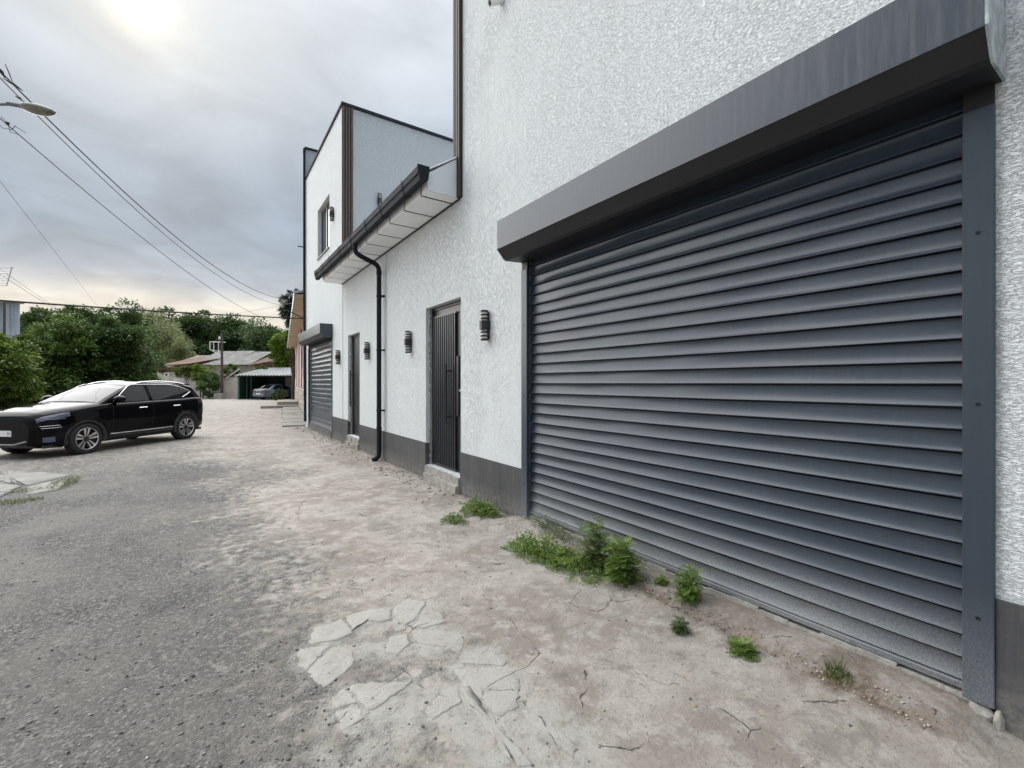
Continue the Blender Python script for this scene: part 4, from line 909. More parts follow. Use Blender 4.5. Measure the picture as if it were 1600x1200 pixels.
# local x runs along the wall, local -y... outside is +y (towards the yard)
M_PINK = mat('pink_render', (.72, .54, .52), .85, var=.08, vscale=1.5)
M_MAROON = mat('maroon_pilaster', (.19, .065, .06), .7, var=.15, vscale=2)
M_EAVE = mat('tan_eave_board', (.45, .34, .22), .7, var=.2, vscale=2)
M_STONE = mat('pale_wall_stone', (.4, .3, .2), .85, island=[(.40, .32, .26), (.58, .50, .43), (.68, .62, .55), (.48, .40, .33)], vscale=4)
M_STM = mat('stone_mortar', (.22, .18, .15), .95)
mb = MB(); mb.box((0, -5, 1.30), (LEN, 0, 4.9)); mb.build('wall', M_PINK, ph)
mb = MB(); mb.box((-.02, -5, -.1), (LEN + .01, .05, 1.31)); mb.build('stone_base', M_STM, ph)
R_ = random.Random(9); mb = MB(); x = 0
for row in range(7):
    x = .02
    while x < 24:
        w = R_.uniform(.14, .32); z0 = .02 + row * .182 + R_.uniform(-.02, .02); hh_ = R_.uniform(.13, .18)
        pts = [(x + R_.uniform(0, .04), z0 + R_.uniform(0, .04)), (x + w - R_.uniform(.01, .05), z0 + R_.uniform(0, .04)), (x + w - .01, z0 + hh_ * .6), (x + w * .6, z0 + hh_), (x + .02, z0 + hh_ * R_.uniform(.7, 1))]
        vs = [(p[0], .051, p[1]) for p in pts] + [(x + w / 2 + (p[0] - x - w / 2) * .8, .085 + R_.uniform(0, .02), z0 + hh_ / 2 + (p[1] - z0 - hh_ / 2) * .8) for p in pts]
        mb.add(vs, [(i, (i + 1) % 5, 5 + (i + 1) % 5, 5 + i) for i in range(5)] + [(5, 6, 7, 8, 9)]); x += w + .02
o = mb.build('base_stone', M_STONE, ph); o['kind'] = 'stuff'
for x in (.9, 2.6, 4.4, 7.0, 10.5, 15, 20):
    mb = MB(); mb.box((x, .001, 1.32), (x + .6 + x * .03, .04, 4.75)); mb.build('pilaster', M_MAROON, ph)
for x in (1.7, 5.9, 9.2):
    mb = MB(); mb.box((x, .002, 1.9), (x + .8, .03, 3.9)); w_ = mb.build('window', M_WHITEM, ph); mb = MB(); mb.box((x + .06, .031, 1.96), (x + .74, .04, 3.84)); mb.build('pane', M_GLASSD, w_)
mb = MB(); mb.box((-.3, -.05, 4.76), (LEN + .3, .62, 4.90)); mb.build('eave_soffit', M_EAVE, ph)
mb = MB(); mb.box((-.35, .621, 4.74), (LEN + .3, .66, 5.02)); mb.prism([(.62, 5.0), (-5, 6.3), (-5, 6.2), (.62, 4.92)], 0, -.34, LEN + .3); mb.build('roof', M_STEEL, ph)
mb = MB(); mb.tube([(1.2, .25, 3.2), (1.2, .25, 4.2), (1.2, .9, 4.5)], .02, 6); mb.build('service_pipe', M_CABLE, ph)
# pavement strip, steps
M_PAV = mat('worn_pavement', (.22, .208, .185), .93, second=(.33, .312, .28), vscale=3, bump=.006, bscale=20)
pv = MB()
for i in range(12):
    pv = MB(); x = -.6 + i * 1.5; pv.box((x, .12, -.1), (x + 1.49, 1.05 + .04 * math.sin(i * 3), .05 + .012 * (i % 3)))
    o = pv.build('pavement_slab', M_PAV, None); o.location = (PA.x, PA.y, 0); o.rotation_euler = (0, 0, math.atan2(pd.y, pd.x)); 
    if i == 0: pav0 = o; tag(o, None, None, kind='structure'); o.name = 'pavement'
    else: o.parent = pav0; o.location = (0, 0, 0); o.rotation_euler = (0, 0, 0)
st = empty('concrete_steps', (4.9, 33.5, 0), math.atan2(pd.y, pd.x), 'low concrete steps in front of the pink house', 'steps')
mb = MB(); mb.box((-2.2, -.7, -.1), (1.2, 1.9, .16)); mb.build('step', M_PAV, st)
mb = MB(); mb.box((-1.2, -.7, .161), (2.8, 1.0, .36)); mb.build('step', M_PAV, st)
# ------------------------------------------------------------------ cars
def car(name, loc, rz, P, paint, label, glass=None, trim=None):
    root = empty(name, loc, rz, label, 'car')
    L, Wd, wr = P['L'], P['W'] / 2, P['wr']; fa, ra = P['axles']
    def zt(x): return np.interp(x, *P['top'])        # centre line of the lower body
    def zsd(x): return np.interp(x, *P['belt'])
    def wid(x): return np.interp(x, *P['plan'])
    def zbot(x):
        z = np.interp(x, *P['sill'])
        for a in (fa, ra):
            d = abs(x - a); r_ = wr + .065
            if d < r_: z = max(z, wr + math.sqrt(r_ * r_ - d * d))
        return z
    xs = sorted(set([round(v, 3) for v in np.linspace(0, L, 120)] + [round(a + s * (wr + .065), 3) for a in (fa, ra) for s in (-1, 1)] + [round(a + s * (wr + .064), 3) for a in (fa, ra) for s in (-1, 1)]))
    def section(x):
        w, zs, zc, zb = wid(x), zsd(x), zt(x), zbot(x); z0 = np.interp(x, *P['sill'])
        def hz(t): return max(zb, z0 + (zs - z0) * t)
        pts = [(w * .90, zb - .02 if zb <= z0 + .001 else zb), (w * .965, max(zb, z0 + .03)), (w * .985, hz(.22)), (w * .975, hz(.36)), (w, hz(.52)), (w * 1.0, hz(.66)), (w * .992, hz(.82)), (w * .975, hz(.93)), (w * .935, max(zs, zb + .01)), (w * .86, zs + (zc - zs) * .42 + .01), (w * .62, zs + (zc - zs) * .72 + .008), (w * .34, zs + (zc - zs) * .95), (0, zc)]
        return pts
    secs = [section(x) for x in xs]; n_ = len(secs[0]); grid = []
    for x, s in zip(xs, secs): grid.append([Vector((x, -y, z)) for y, z in s] + [Vector((x, y, z)) for y, z in s[-2::-1]])
    m_ = len(grid[0]); mb = MB(); vs = [v for r_ in grid for v in r_]
    mb.add(vs, [(i * m_ + j, i * m_ + j + 1, (i + 1) * m_ + j + 1, (i + 1) * m_ + j) for i in range(len(xs) - 1) for j in range(m_ - 1)], 0, True)
    mb.add(grid[0], [tuple(range(m_))], 0); mb.add(grid[-1], [tuple(range(m_))], 0)
    def zr(x): return np.interp(x, *P['roof'])
    kt = P['tumble']; roofw = P['roofw']
    def gy(x, z): return wid(x) * .935 - .02 - kt * max(0, z - zsd(x)) - .05 * max(0, (z - zsd(x)) / .5) ** 2
    def top(x, y, w): return zr(x) - .055 * (abs(y) / w) ** 2.4
    gxs = list(np.linspace(P['roof'][0][0], P['roof'][0][-1], 70)); gg = []
    for x in gxs:
        zs = zsd(x) - .03; z1 = max(zr(x) - .055, zs + .01); row = []
        for t in (0, .33, .66, .94): z = zs + (z1 - zs) * t; row.append((gy(x, z), z))
        w = gy(x, z1)
        for q in (.97, .88, .7, .45, .2, 0): row.append((w * q, max(top(x, w * q, w), zs)))
        gg.append([Vector((x, -y, z)) for y, z in row] + [Vector((x, y, z)) for y, z in row[-2::-1]])
    q = len(gg[0]); mb.add([v for r_ in gg for v in r_], [(i * q + j, i * q + j + 1, (i + 1) * q + j + 1, (i + 1) * q + j) for i in range(len(gxs) - 1) for j in range(q - 1)], 0, True)
    mb.add(gg[-1], [tuple(range(q))], 0)
    # floor and dark wheel housings
    mb.box((.15, -Wd * .88, .24), (L - .15, Wd * .88, .30), 1)
    mb.build('body', [paint, M_BLACK], root)
    gl = glass or M_CARGLASS; tr = trim or M_CHROME
    def patch(nm, mt, xa, xb, j0, j1, off=.006, par=root, side=-1):
        ids = [i for i, x in enumerate(xs) if xa <= x <= xb]; mbp = MB(); cols_ = []
        for i in ids:
            row = []
            for t in range(int((j1 - j0) * 2) + 1):
                jf = j0 + t * .5; a = int(jf); fr = jf - a; v = grid[i][a].lerp(grid[i][min(a + 1, m_ - 1)], fr)
                i0_, i1_ = max(i - 1, 0), min(i + 1, len(xs) - 1); tx = grid[i1_][a] - grid[i0_][a]; ty = grid[i][min(a + 1, n_ - 1)] - grid[i][max(a - 1, 0)] if a < n_ else Vector((0, 1, 0))
                nn = tx.cross(ty); nn = nn.normalized() if nn.length > 1e-6 else Vector((0, -1, 0))
                if nn.y > 0: nn = -nn
                v = v + nn * off; row.append(Vector((v.x, v.y * (-side) if side > 0 else v.y, v.z)))
            cols_.append(row)
        r_ = len(cols_[0]); mbp.add([v for c in cols_ for v in c], [(i * r_ + j, i * r_ + j + 1, (i + 1) * r_ + j + 1, (i + 1) * r_ + j) for i in range(len(ids) - 1) for j in range(r_ - 1)], 0, True)
        return mbp.build(nm, mt, par)
    # side windows from outlines
    for side in (-1, 1):
        for (xa, xb, fz0, fz1) in P['windows']:
            mbp = MB(); rows = []
            for x in np.linspace(xa, xb, 14):
                z0, z1 = fz0(x), fz1(x); z1 = max(z1, z0 + .002); rows.append([Vector((x, side * (gy(x, z0 + (z1 - z0) * t) + .006), z0 + (z1 - z0) * t)) for t in (0, .25, .5, .75, 1)])
            mbp.add([v for r_ in rows for v in r_], [(i * 5 + j, i * 5 + j + 1, (i + 1) * 5 + j + 1, (i + 1) * 5 + j) for i in range(13) for j in range(4)], 0, True)
            mbp.build('side_window', gl, root)
        if P.get('chrome'):
            xa, xb, fz0, fz1 = P['chrome']; pth = [Vector((x, side * (gy(x, fz1(x)) + .008), fz1(x))) for x in np.linspace(xa, xb, 24)] + [Vector((x, side * (gy(x, fz0(x)) + .008), fz0(x))) for x in np.linspace(xb, xb - .35, 6)]
            mbp = MB(); mbp.tube(pth, .011, 6); mbp.build('window_trim', tr, root)
            mbp = MB(); mbp.tube([Vector((x, side * (wid(x) * .99 + .004), .40 + .02 * x / L)) for x in np.linspace(fa + wr + .15, ra - wr - .12, 10)], .010, 6); mbp.build('sill_trim', tr, root)
            mbp = MB(); pr_ = [Vector((x, side * (gy(x, zr(x) - .05) - .03), zr(x) - .035 + .022 * math.sin(PI * t))) for t, x in [(i / 14, 2.25 + (P['railend'] - 2.25) * i / 14) for i in range(15)]]; mbp.tube(pr_, .022, 8); mbp.build('roof_rail', tr, root)
        for dx in P['handles']:
            mbp = MB(); mbp.rbox((dx, side * (wid(dx) * .992) - .012, P['hz']), (dx + .22, side * (wid(dx) * .992) + .012, P['hz'] + .028), .008); mbp.build('door_handle', P['handlemat'] or paint, root)
        mx_ = P['mirror']; mbp = MB(); bm = bmesh.new(); bmesh.ops.create_icosphere(bm, subdivisions=2, radius=1)
        y_ = gy(mx_, zsd(mx_) + .08)
        mbp.add([(mx_ + v.co.x * .11, side * (y_ + .14) + v.co.y * .14, zsd(mx_) + .11 + v.co.z * .09) for v in bm.verts], [tuple(t.index for t in f.verts) for f in bm.faces], 0, True); bm.free()
        mbp.tube([(mx_, side * (y_ - .03), zsd(mx_) + .01), (mx_, side * (y_ + .08), zsd(mx_) + .06)], .03, 6); mbp.build('wing_mirror', paint, root)
        # door gaps
        for dx in P['gaps']:
            mbp = MB(); z0 = np.interp(dx, *P['sill']) + .06; pth = [Vector((dx + .05 * math.sin((z - z0) * 2), side * (wid(dx) * np.interp((z - z0) / max(.1, zsd(dx) - z0), [0, .2, .5, .7, .9, 1], [.97, .987, 1.001, 1.002, .985, .945]) + .001), z)) for z in np.linspace(z0, zsd(dx), 10)]
            mbp.tube(pth, .0045, 4); mbp.build('door_gap', M_BLACK, root)
        if P.get('chrome'):
            for zz, xa_, xb_ in ((.70, .10, .40), (.655, .12, .42), (.83, .06, .50)):
                mbp = MB(); mbp.tube([Vector((x, side * (wid(x) * 1.0 + .004), zz + (x - xa_) * .03)) for x in np.linspace(xa_, xb_, 8)], .007, 5); mbp.build('vent_blade', tr if zz < .8 else M_VENT, root)
        for nm, mt, xa, xb, j0, j1, off in P['patches']: patch(nm, mt, xa, xb, j0, j1, off, root, side)
        # arch trims
        for a in (fa, ra):
            mbp = MB(); r0 = wr + .005; r1 = wr + .075; vs = []; K = 26
            for i in range(K + 1):
                th_ = -.25 + (PI + .5) * i / K
                for r_, yo in ((r0, -.05), (r0 + .01, .010), (r1, .012), (r1 + .004, -.01)):
                    x = a + r_ * math.cos(th_); z = wr + r_ * math.sin(th_); vs.append((x, side * (wid(x) * .985 + yo), max(z, .26)))
            mbp.add(vs, [(i * 4 + j, i * 4 + j + 1, (i + 1) * 4 + j + 1, (i + 1) * 4 + j) for i in range(K) for j in range(3)], 0, True); mbp.build('wheel_arch', P['arch'] or paint, root)
            mbp = MB(); vs = []
            for i in range(K + 1):
                th_ = PI * i / K
                for y in (Wd * .97, Wd * .55): vs.append((a + (wr + .06) * math.cos(th_), side * y, wr + (wr + .06) * math.sin(th_)))
            mbp.add(vs, [(i * 2, i * 2 + 1, i * 2 + 3, i * 2 + 2) for i in range(K)], 0, True)
            base_i = [(a + (wr + .06) * math.cos(PI * i / K), side * Wd * .55, wr + (wr + .06) * math.sin(PI * i / K)) for i in range(K + 1)]
            mbp.add(base_i, [tuple(range(K + 1))], 0); mbp.add([(a - wr - .06, side * Wd * .55, .2), (a + wr + .06, side * Wd * .55, .2), (a + wr + .06, side * Wd * .55, wr), (a - wr - .06, side * Wd * .55, wr)], [(0, 1, 2, 3)], 0)
            mbp.build('wheel_housing', M_BLACK, root)
            wheel(root, a, side, Wd, wr, P['spokes'])
    # windscreen and rear window
    for nm, (xa, xb), wsc_ in (('windscreen', P['screen'], .90), ('rear_window', P['rearw'], .86)):
        mbp = MB(); rows = []
        for x in np.linspace(xa, xb, 16):
            z1 = zr(x) - .055; w = gy(x, max(z1, zsd(x))) * wsc_; rows.append([Vector((x, y, top(x, y, w / wsc_) + .007)) for y in np.linspace(-w, w, 15)])
        mbp.add([v for r_ in rows for v in r_], [(i * 15 + j, i * 15 + j + 1, (i + 1) * 15 + j + 1, (i + 1) * 15 + j) for i in range(15) for j in range(14)], 0, True)
        mbp.build(nm, M_SCREEN if nm == 'windscreen' else gl, root)
    return root, gy, wid, zsd, zr
def wheel(root, a, side, Wd, wr, spokes):
    yo = Wd * .985; M_ = Matrix.Translation((a, side * (yo - .115), wr)) @ Matrix.Rotation(side * -PI / 2, 4, 'X')
    mb = MB(); t = .115; rim = wr * .70
    mb.lathe([(rim, -t), (wr - .03, -t), (wr - .005, -t + .025), (wr, -.05), (wr, .05), (wr - .005, t - .03), (wr - .035, t - .006), (rim + .02, t), (rim, t - .012), (rim, -t)], 40, 0, M_)
    tyre = mb.build('wheel', M_TYRE, root)
    mb = MB(); mb.lathe([(rim - .001, t - .014), (rim - .012, t - .012), (rim - .02, t - .04), (rim - .03, .0), (.03, .02), (0, .02)], 40, 0, M_); mb.build('rim', M_RIMD, tyre)
    mb = MB(); mb.lathe([(rim - .002, t - .012), (rim - .002, t - .004), (rim - .016, t - .006), (rim - .018, t - .02)], 40, 0, M_); mb.build('rim_edge', M_RIM, tyre)
    mbs = MB()
    for k in range(spokes):
        for s in (-1, 1):
            an = 2 * PI * k / spokes + .3; d0, d1 = .025, .0
            ca_, sa = math.cos(an), math.sin(an)
            def pt(r, o, z): return M_ @ Vector((r * ca_ - o * sa, r * sa + o * ca_, z))
            z_ = t - .030
            q = [(.055, s * .010), (.055, s * .030), (rim - .016, s * .078), (rim - .012, s * .022)]
            top_ = [pt(r, o, z_ + (.012 if r > .1 else -.005)) for r, o in q]; bot = [pt(r, o, z_ - .04) for r, o in q]
            mbs.add(top_ + bot, [(0, 1, 2, 3), (0, 1, 5, 4), (1, 2, 6, 5), (2, 3, 7, 6), (3, 0, 4, 7)], 0)
    mbs.lathe([(.06, t - .05), (.055, t - .03), (0, t - .028)], 20, 1, M_)
    o = mbs.build('spokes', [M_RIM, M_RIMD], tyre)
def paintm(name, c, rough, coat=1, spec=.5):
    m_ = mat(name, c, rough, coat=coat, spec=spec); return m_
M_PBLACK = paintm('black_car_paint', (.004, .004, .005), .07, 0, .13)
M_PBLUE = paintm('silver_blue_car_paint', (.09, .11, .15), .3, .3)
M_CARGLASS = mat('tinted_car_glass', (.006, .007, .008), .03, spec=.7)
M_SCREEN = mat('reflecting_windscreen_glass', (.012, .015, .018), .015, spec=.6, ior=1.5, coat=0)
M_CHROME = mat('bright_trim', (.75, .76, .78), .18, metal=1)
M_TYRE = mat('tyre_rubber', (.018, .018, .018), .85, bump=.003, bscale=60)
M_RIM = mat('machined_alloy', (.62, .63, .64), .28, metal=1)
M_RIMD = mat('dark_alloy', (.02, .02, .022), .4, metal=.3)
M_LAMP = mat('dark_headlamp_lens', (.04, .055, .09), .05, spec=.8, coat=1)
M_TAIL = mat('red_tail_lamp', (.16, .008, .012), .1, coat=1)
M_VENT = mat('blue_grey_vent_trim', (.10, .13, .19), .25, metal=.5)
M_TRIMG = mat('grey_skid_trim', (.20, .20, .21), .5)
M_MUDB = mat('black_plastic_cladding', (.016, .016, .017), .5)
suv = dict(L=4.70, W=1.90, wr=.357, axles=(.92, 3.60), tumble=.40, roofw=.62, spokes=5, hz=.97, handles=(2.15, 3.15), handlemat=M_CHROME, mirror=1.62, gaps=(1.45, 2.50, 3.36), railend=3.95,
    top=([0, .05, .16, .5, 1.0, 1.30, 2.0, 3.8, 4.25, 4.50, 4.64, 4.70], [.80, .92, 1.00, 1.07, 1.13, 1.17, 1.17, 1.20, 1.22, 1.20, 1.12, .90]),
    belt=([0, .05, .16, .5, 1.0, 1.4, 2.2, 3.3, 4.1, 4.5, 4.64, 4.70], [.74, .84, .91, .98, 1.06, 1.10, 1.12, 1.15, 1.17, 1.15, 1.06, .84]),
    plan=([0, .05, .15, .35, .7, 1.2, 3.6, 4.2, 4.5, 4.64, 4.70], [.66, .74, .81, .88, .93, .945, .95, .93, .88, .80, .70]),
    sill=([0, .15, .5, .6, 1.3, 3.2, 4.0, 4.3, 4.7], [.34, .26, .24, .26, .27, .27, .27, .30, .42]),
    roof=([1.20, 1.5, 1.9, 2.15, 2.5, 3.0, 3.6, 4.0, 4.18, 4.30, 4.52], [1.14, 1.30, 1.49, 1.58, 1.645, 1.66, 1.63, 1.58, 1.54, 1.42, 1.18]),
    screen=(1.27, 2.06), rearw=(4.24, 4.47),
    windows=[(1.66, 2.50, lambda x: 1.015 + .01 * (x - 1.66), lambda x: min(1.52, 1.03 + (x - 1.62) * .80, 1.49)), (2.60, 3.98, lambda x: 1.025 + max(0, x - 3.55) * .38, lambda x: 1.50 - max(0, x - 3.2) ** 2 * .26)],
    chrome=(1.60, 4.06, lambda x: 1.02 + max(0, x - 3.55) * .38, lambda x: min(1.515 - max(0, x - 3.2) ** 2 * .26, 1.025 + (x - 1.58) * .80)),
    arch=M_MUDB,
    patches=[('headlamp', M_LAMP, .04, .62, 6.3, 7.8, .006), ('tail_lamp', M_TAIL, 4.36, 4.68, 6.5, 8.0, .006), ('bumper_vent', M_VENT, .12, .34, 1.7, 3.0, .008), ('sill_cladding', M_MUDB, 1.36, 3.16, 0.4, 2.0, .004)])
def sq(x): return x if x < 3.6 else 3.6 + (x - 3.6) * .70
for kk in ('top', 'belt', 'plan', 'sill', 'roof'): suv[kk] = ([sq(x) for x in suv[kk][0]], suv[kk][1])
suv['L'] = sq(4.70); suv['rearw'] = (sq(4.24), sq(4.47)); suv['railend'] = 3.80
suv['windows'] = [(1.66, 2.50, lambda x: 1.145 + .012 * (x - 1.66), lambda x: min(1.545, 1.16 + (x - 1.60) * .72)), (2.60, 3.84, lambda x: 1.158 + max(0, x - 3.4) * .42, lambda x: 1.55 - max(0, x - 3.1) ** 2 * .33)]
suv['chrome'] = (1.58, 3.87, lambda x: 1.15 + max(0, x - 3.4) * .42, lambda x: min(1.565 - max(0, x - 3.1) ** 2 * .33, 1.15 + (x - 1.56) * .72))
suv['patches'][1] = ('tail_lamp', M_TAIL, 4.12, 4.36, 6.3, 7.9, .006)
Fp = onG(137.5, 709.5); dirv = Vector((math.sin(math.radians(40.5)), math.cos(math.radians(40.5)))); nv = Vector((dirv.y, -dirv.x))
noz = Vector(Fp) - nv * .94 - dirv * .92
cr_, gy_, wid_, zsd_, zr_ = car('parked_car', (noz.x, noz.y, -.01), math.atan2(dirv.y, dirv.x), suv, M_PBLACK, 'glossy black parked car with silver roof rails and two tone alloy wheels')
mb = MB(); mb.box((-.012, -.26, .50), (-.002, .26, .62)); pl = mb.build('number_plate', M_ACRYL, cr_); pl.location = (0, 0, 0)
mb = MB()
ov = [(math.cos(a_) * .018, math.sin(a_) * .034) for a_ in np.linspace(0, 2 * PI, 17)[:-1]]
vs = [(-.0135, -.19 + y, .56 + z) for y, z in ov] + [(-.0135, -.19 + y * .55, .56 + z * .75) for y, z in ov]
mb.add(vs, [(i, (i + 1) % 16, 16 + (i + 1) % 16, 16 + i) for i in range(16)]); mb.box((-.0136, -.232, .525), (-.0125, -.222, .595)); mb.build('plate_character', M_BLACK, pl)
mb = MB(); mb.tube([(-.01, -.62, .40), (-.03, -.35, .33), (-.03, .35, .33), (-.01, .62, .40)], .022, 6); mb.build('skid_trim', M_TRIMG, cr_)
mb = MB(); mb.box((3.96, -.56, 1.545), (4.12, .56, 1.57)); mb.build('spoiler', M_PBLACK, cr_)
mb = MB(); mb.prism([(3.70, 1.60), (3.84, 1.595), (3.82, 1.68), (3.79, 1.685)], 1, -.02, .02); mb.build('aerial_fin', M_PBLACK, cr_)
sal = dict(L=4.45, W=1.72, wr=.31, axles=(.85, 3.40), tumble=.38, roofw=.58, spokes=5, hz=.84, handles=(2.1, 3.0), handlemat=None, mirror=1.55, gaps=(1.4, 2.4, 3.25), railend=3.5,
    top=([0, .08, .3, .8, 1.25, 2.0, 3.5, 3.9, 4.3, 4.42, 4.45], [.55, .68, .78, .88, .96, .95, .98, 1.03, 1.04, .95, .70]),
    belt=([0, .08, .3, .8, 1.25, 2.2, 3.4, 4.0, 4.3, 4.42, 4.45], [.50, .60, .70, .80, .88, .92, .95, .97, .97, .88, .64]),
    plan=([0, .06, .3, .7, 1.2, 3.5, 4.1, 4.38, 4.45], [.60, .70, .80, .85, .86, .86, .84, .78, .70]),
    sill=([0, .3, 1.2, 3.2, 4.0, 4.45], [.30, .22, .22, .22, .24, .30]),
    roof=([1.10, 1.6, 1.95, 2.4, 2.9, 3.3, 3.7, 3.95], [.94, 1.26, 1.41, 1.46, 1.455, 1.38, 1.17, 1.01]),
    screen=(1.16, 1.90), rearw=(3.32, 3.86),
    windows=[(1.62, 2.42, lambda x: .955, lambda x: min(1.37, .98 + (x - 1.58) * .78)), (2.5, 3.45, lambda x: .965, lambda x: 1.365 - max(0, x - 2.9) ** 2 * 1.0)], arch=None,
    patches=[('headlamp', M_LAMP, .10, .5, 6.0, 8.0, .006), ('tail_lamp', M_TAIL, 4.12, 4.43, 6.0, 8.0, .008)])
# rear towards the camera, turned a little to the right
ad = math.radians(22); rv = Vector((-math.sin(ad), -math.cos(ad)))     # nose -> tail in yard axes
tail = Vector((Q(403.5, 41.8), 41.8)); ns = tail - rv * 4.45; wl_ = W(ns.x, ns.y); wd = W(rv.x, rv.y)
c2_, *_r = car('saloon_car', (wl_.x, wl_.y, 0), math.atan2(wd.y, wd.x), sal, M_PBLUE, 'silver blue saloon parked nose in under the green carport')
mb = MB(); mb.box((4.452, -.26, .52), (4.462, .26, .63)); mb.build('number_plate', M_ACRYL, c2_)
for s in (-1, 1):
    mb = MB(); mb.box((4.40, s * .42 - (.0 if s > 0 else .28), .74), (4.458, s * .42 + (.28 if s > 0 else 0), .90)); mb.build('tail_lamp', M_TAIL, c2_)
mb = MB(); mb.rbox((4.42, -.70, .36), (4.50, .70, .50), .03); mb.build('rear_bumper', M_PBLUE, c2_)
# ------------------------------------------------------------------ street lamp and cables
pl_ = empty('street_lamp', (-5.6, 14.5, 0), 0, 'street lamp arm and oval head reaching in from the left edge', 'street lamp')
mb = MB(); mb.tube([(0, 0, 0), (0, 0, 6), (0, 0, 10.7)], [.16, .13, .10], 12); mb.build('pole', M_POLE, pl_)
hd = Vector((-2.98 + 5.6, 12.70 - 14.5, 7.04)); ed = Vector((-2.45 + 5.6, 12.35 - 14.5, 6.93)); d_ = (ed - hd).normalized()
mb = MB(); st_ = hd - d_ * .22; mb.tube([(0, 0, 6.6), (.5, -.35, 6.95), (1.6, -1.1, 7.08), tuple(st_)], .028, 8); mb.tube([tuple(hd - d_ * .30), tuple(hd + d_ * .02)], .042, 8); mb.build('arm', mat('violet_grey_arm_paint', (.13, .13, .19), .5), pl_)
def shell(flat, scale, z0, nm, mt):
    mbp = MB(); u = Vector((-d_.y, d_.x, 0)).normalized(); w = d_.cross(u); L_ = (ed - hd).length; vs = []; K, J = 14, 16
    for i in range(K + 1):
        t = i / K; r_ = math.sin(PI * min(1, .12 + .88 * t)) ** .55 if t < 1 else .0; r_ = max(r_, .02)
        for j in range(J):
            a_ = 2 * PI * j / J; yy = math.cos(a_) * r_ * .15 * scale; zz = math.sin(a_); zz = zz * r_ * (.10 if zz > 0 else .14 * flat) * scale
            vs.append(hd + d_ * (L_ * t) + u * yy + Vector((0, 0, 1)) * (zz + z0))
    mbp.add(vs, [(i * J + j, i * J + (j + 1) % J, (i + 1) * J + (j + 1) % J, (i + 1) * J + j) for i in range(K) for j in range(J)], 0, True); mbp.build(nm, mt, pl_)
shell(.25, .86, 0, 'lamp_head', mat('grey_green_lamp_housing', (.20, .21, .19), .5)); shell(1.0, .76, -.01, 'lamp_glass', mat('yellowed_lamp_glass', (.11, .105, .07), .25, var=.5, vscale=14, coat=.5))
def cable(p0, p1, sag, r_, label, n_=26, wob=0, seed=0):
    R_ = random.Random(seed); mb = MB(); pts = []
    for i in range(n_ + 1):
        t = i / n_; pts.append((p0[0] + (p1[0] - p0[0]) * t, p0[1] + (p1[1] - p0[1]) * t, p0[2] + (p1[2] - p0[2]) * t - 4 * sag * t * (1 - t) + R_.uniform(-wob, wob)))
    mb.tube(pts, r_, 5); o = mb.build('overhead_cable', M_CABLE); tag(o, label, 'cable', 'overhead cables'); return pts
cable((-5.6, 14.5, 10.55), (5.47, 42.25, 8.70), 1.60, .020, 'uppermost thick cable sweeping from the street lamp to the conifer')
cable((-5.6, 14.5, 10.42), (5.47, 42.25, 8.15), 1.62, .013, 'thin cable running close beneath the uppermost thick one')
cable((-5.6, 14.5, 9.20), (4.0, 44.0, 7.21), .79, .014, 'separate cable ending above the carport, lower than the sweeping pair')
cable((-4.44, 13.91, 3.34), (3.45, 19.2, 4.14), .05, .022, 'thick level cable from the left edge to the pink house eave')
p0 = W(Q(-60, 12), 12, QZ(206, 12)); p1 = W(Q(152, 60), 60, QZ(478, 60)); cable(p0, p1, 0, .008, 'faint thin cable falling steeply at the left')
p0 = W(Q(-60, 15), 15, QZ(386, 15)); p1 = W(Q(90, 32), 32, QZ(484, 32)); cable(p0, p1, .1, .010, 'short dark cable below the slatted panel'); 
p0 = W(Q(-60, 15), 15, QZ(376, 15)); p1 = W(Q(95, 34), 34, QZ(484, 34)); cable(p0, p1, .1, .008, 'short thin cable just above the dark one by the slatted panel')
P1_ = W(Q(346, 44), 44, QZ(527, 44)); cable(P1_, W(Q(300, 52), 52, QZ(545, 52)), .2, .02, 'slack cable from the wooden pole to the olive tree'); cable(P1_, W(Q(452, 42), 42, QZ(480, 42)), .5, .010, 'thin cable rising from the wooden pole towards the conifer'); cable(W(Q(300, 60), 60, QZ(497, 60)), W(Q(475, 24), 24, QZ(470, 24)), .2, .008, 'thin cable across the pale horizon to the pink house')
# clamps and loose ends of the cables near the street lamp
for i, (a_, b_, r_) in enumerate((((8, 122), (40, 142), .03), ((12, 100), (24, 130), .012), ((0, 104), (12, 122), .045), ((28, 150), (40, 158), .03))):
    q0 = W(Q(a_[0] - 4, 10.5), 10.5, QZ(a_[1], 10.5)); q1 = W(Q(b_[0] - 4, 10.7), 10.7, QZ(b_[1], 10.7)); c_ = q0.lerp(q1, .5)
    mb = MB(); mb.tube([q0, q0.lerp(q1, .5) + Vector((0, 0, .02)), q1], [.008, r_, .008], 6); o = mb.build('cable_clamp', M_CABLE); tag(o, ['black clamp on the cable bundle nearest the street lamp', 'thin tie above the cable bundle at the left edge', 'fat black connector at the left end of the cable bundle', 'small black connector just above the street lamp arm'][i], 'clamp', 'clamps on the cable bundle')
mb = MB(); Zc = 10.4
for pts in ([(0, 196), (4, 200), (10, 201), (18, 203), (24, 196)], [(12, 192), (16, 206), (28, 210)], [(24, 198), (32, 202), (40, 208)], [(2, 182), (6, 186), (14, 196)]):
    mb.tube([W(Q(a_, Zc), Zc, QZ(b_, Zc)) for a_, b_ in pts], .007, 5)
lump(mb, W(Q(12, Zc), Zc, QZ(193, Zc)), (.04, .04, .05), 3, 1)
o = mb.build('cable_end', M_CABLE); tag(o, 'tangled loose wire ends below the street lamp arm', 'cable')
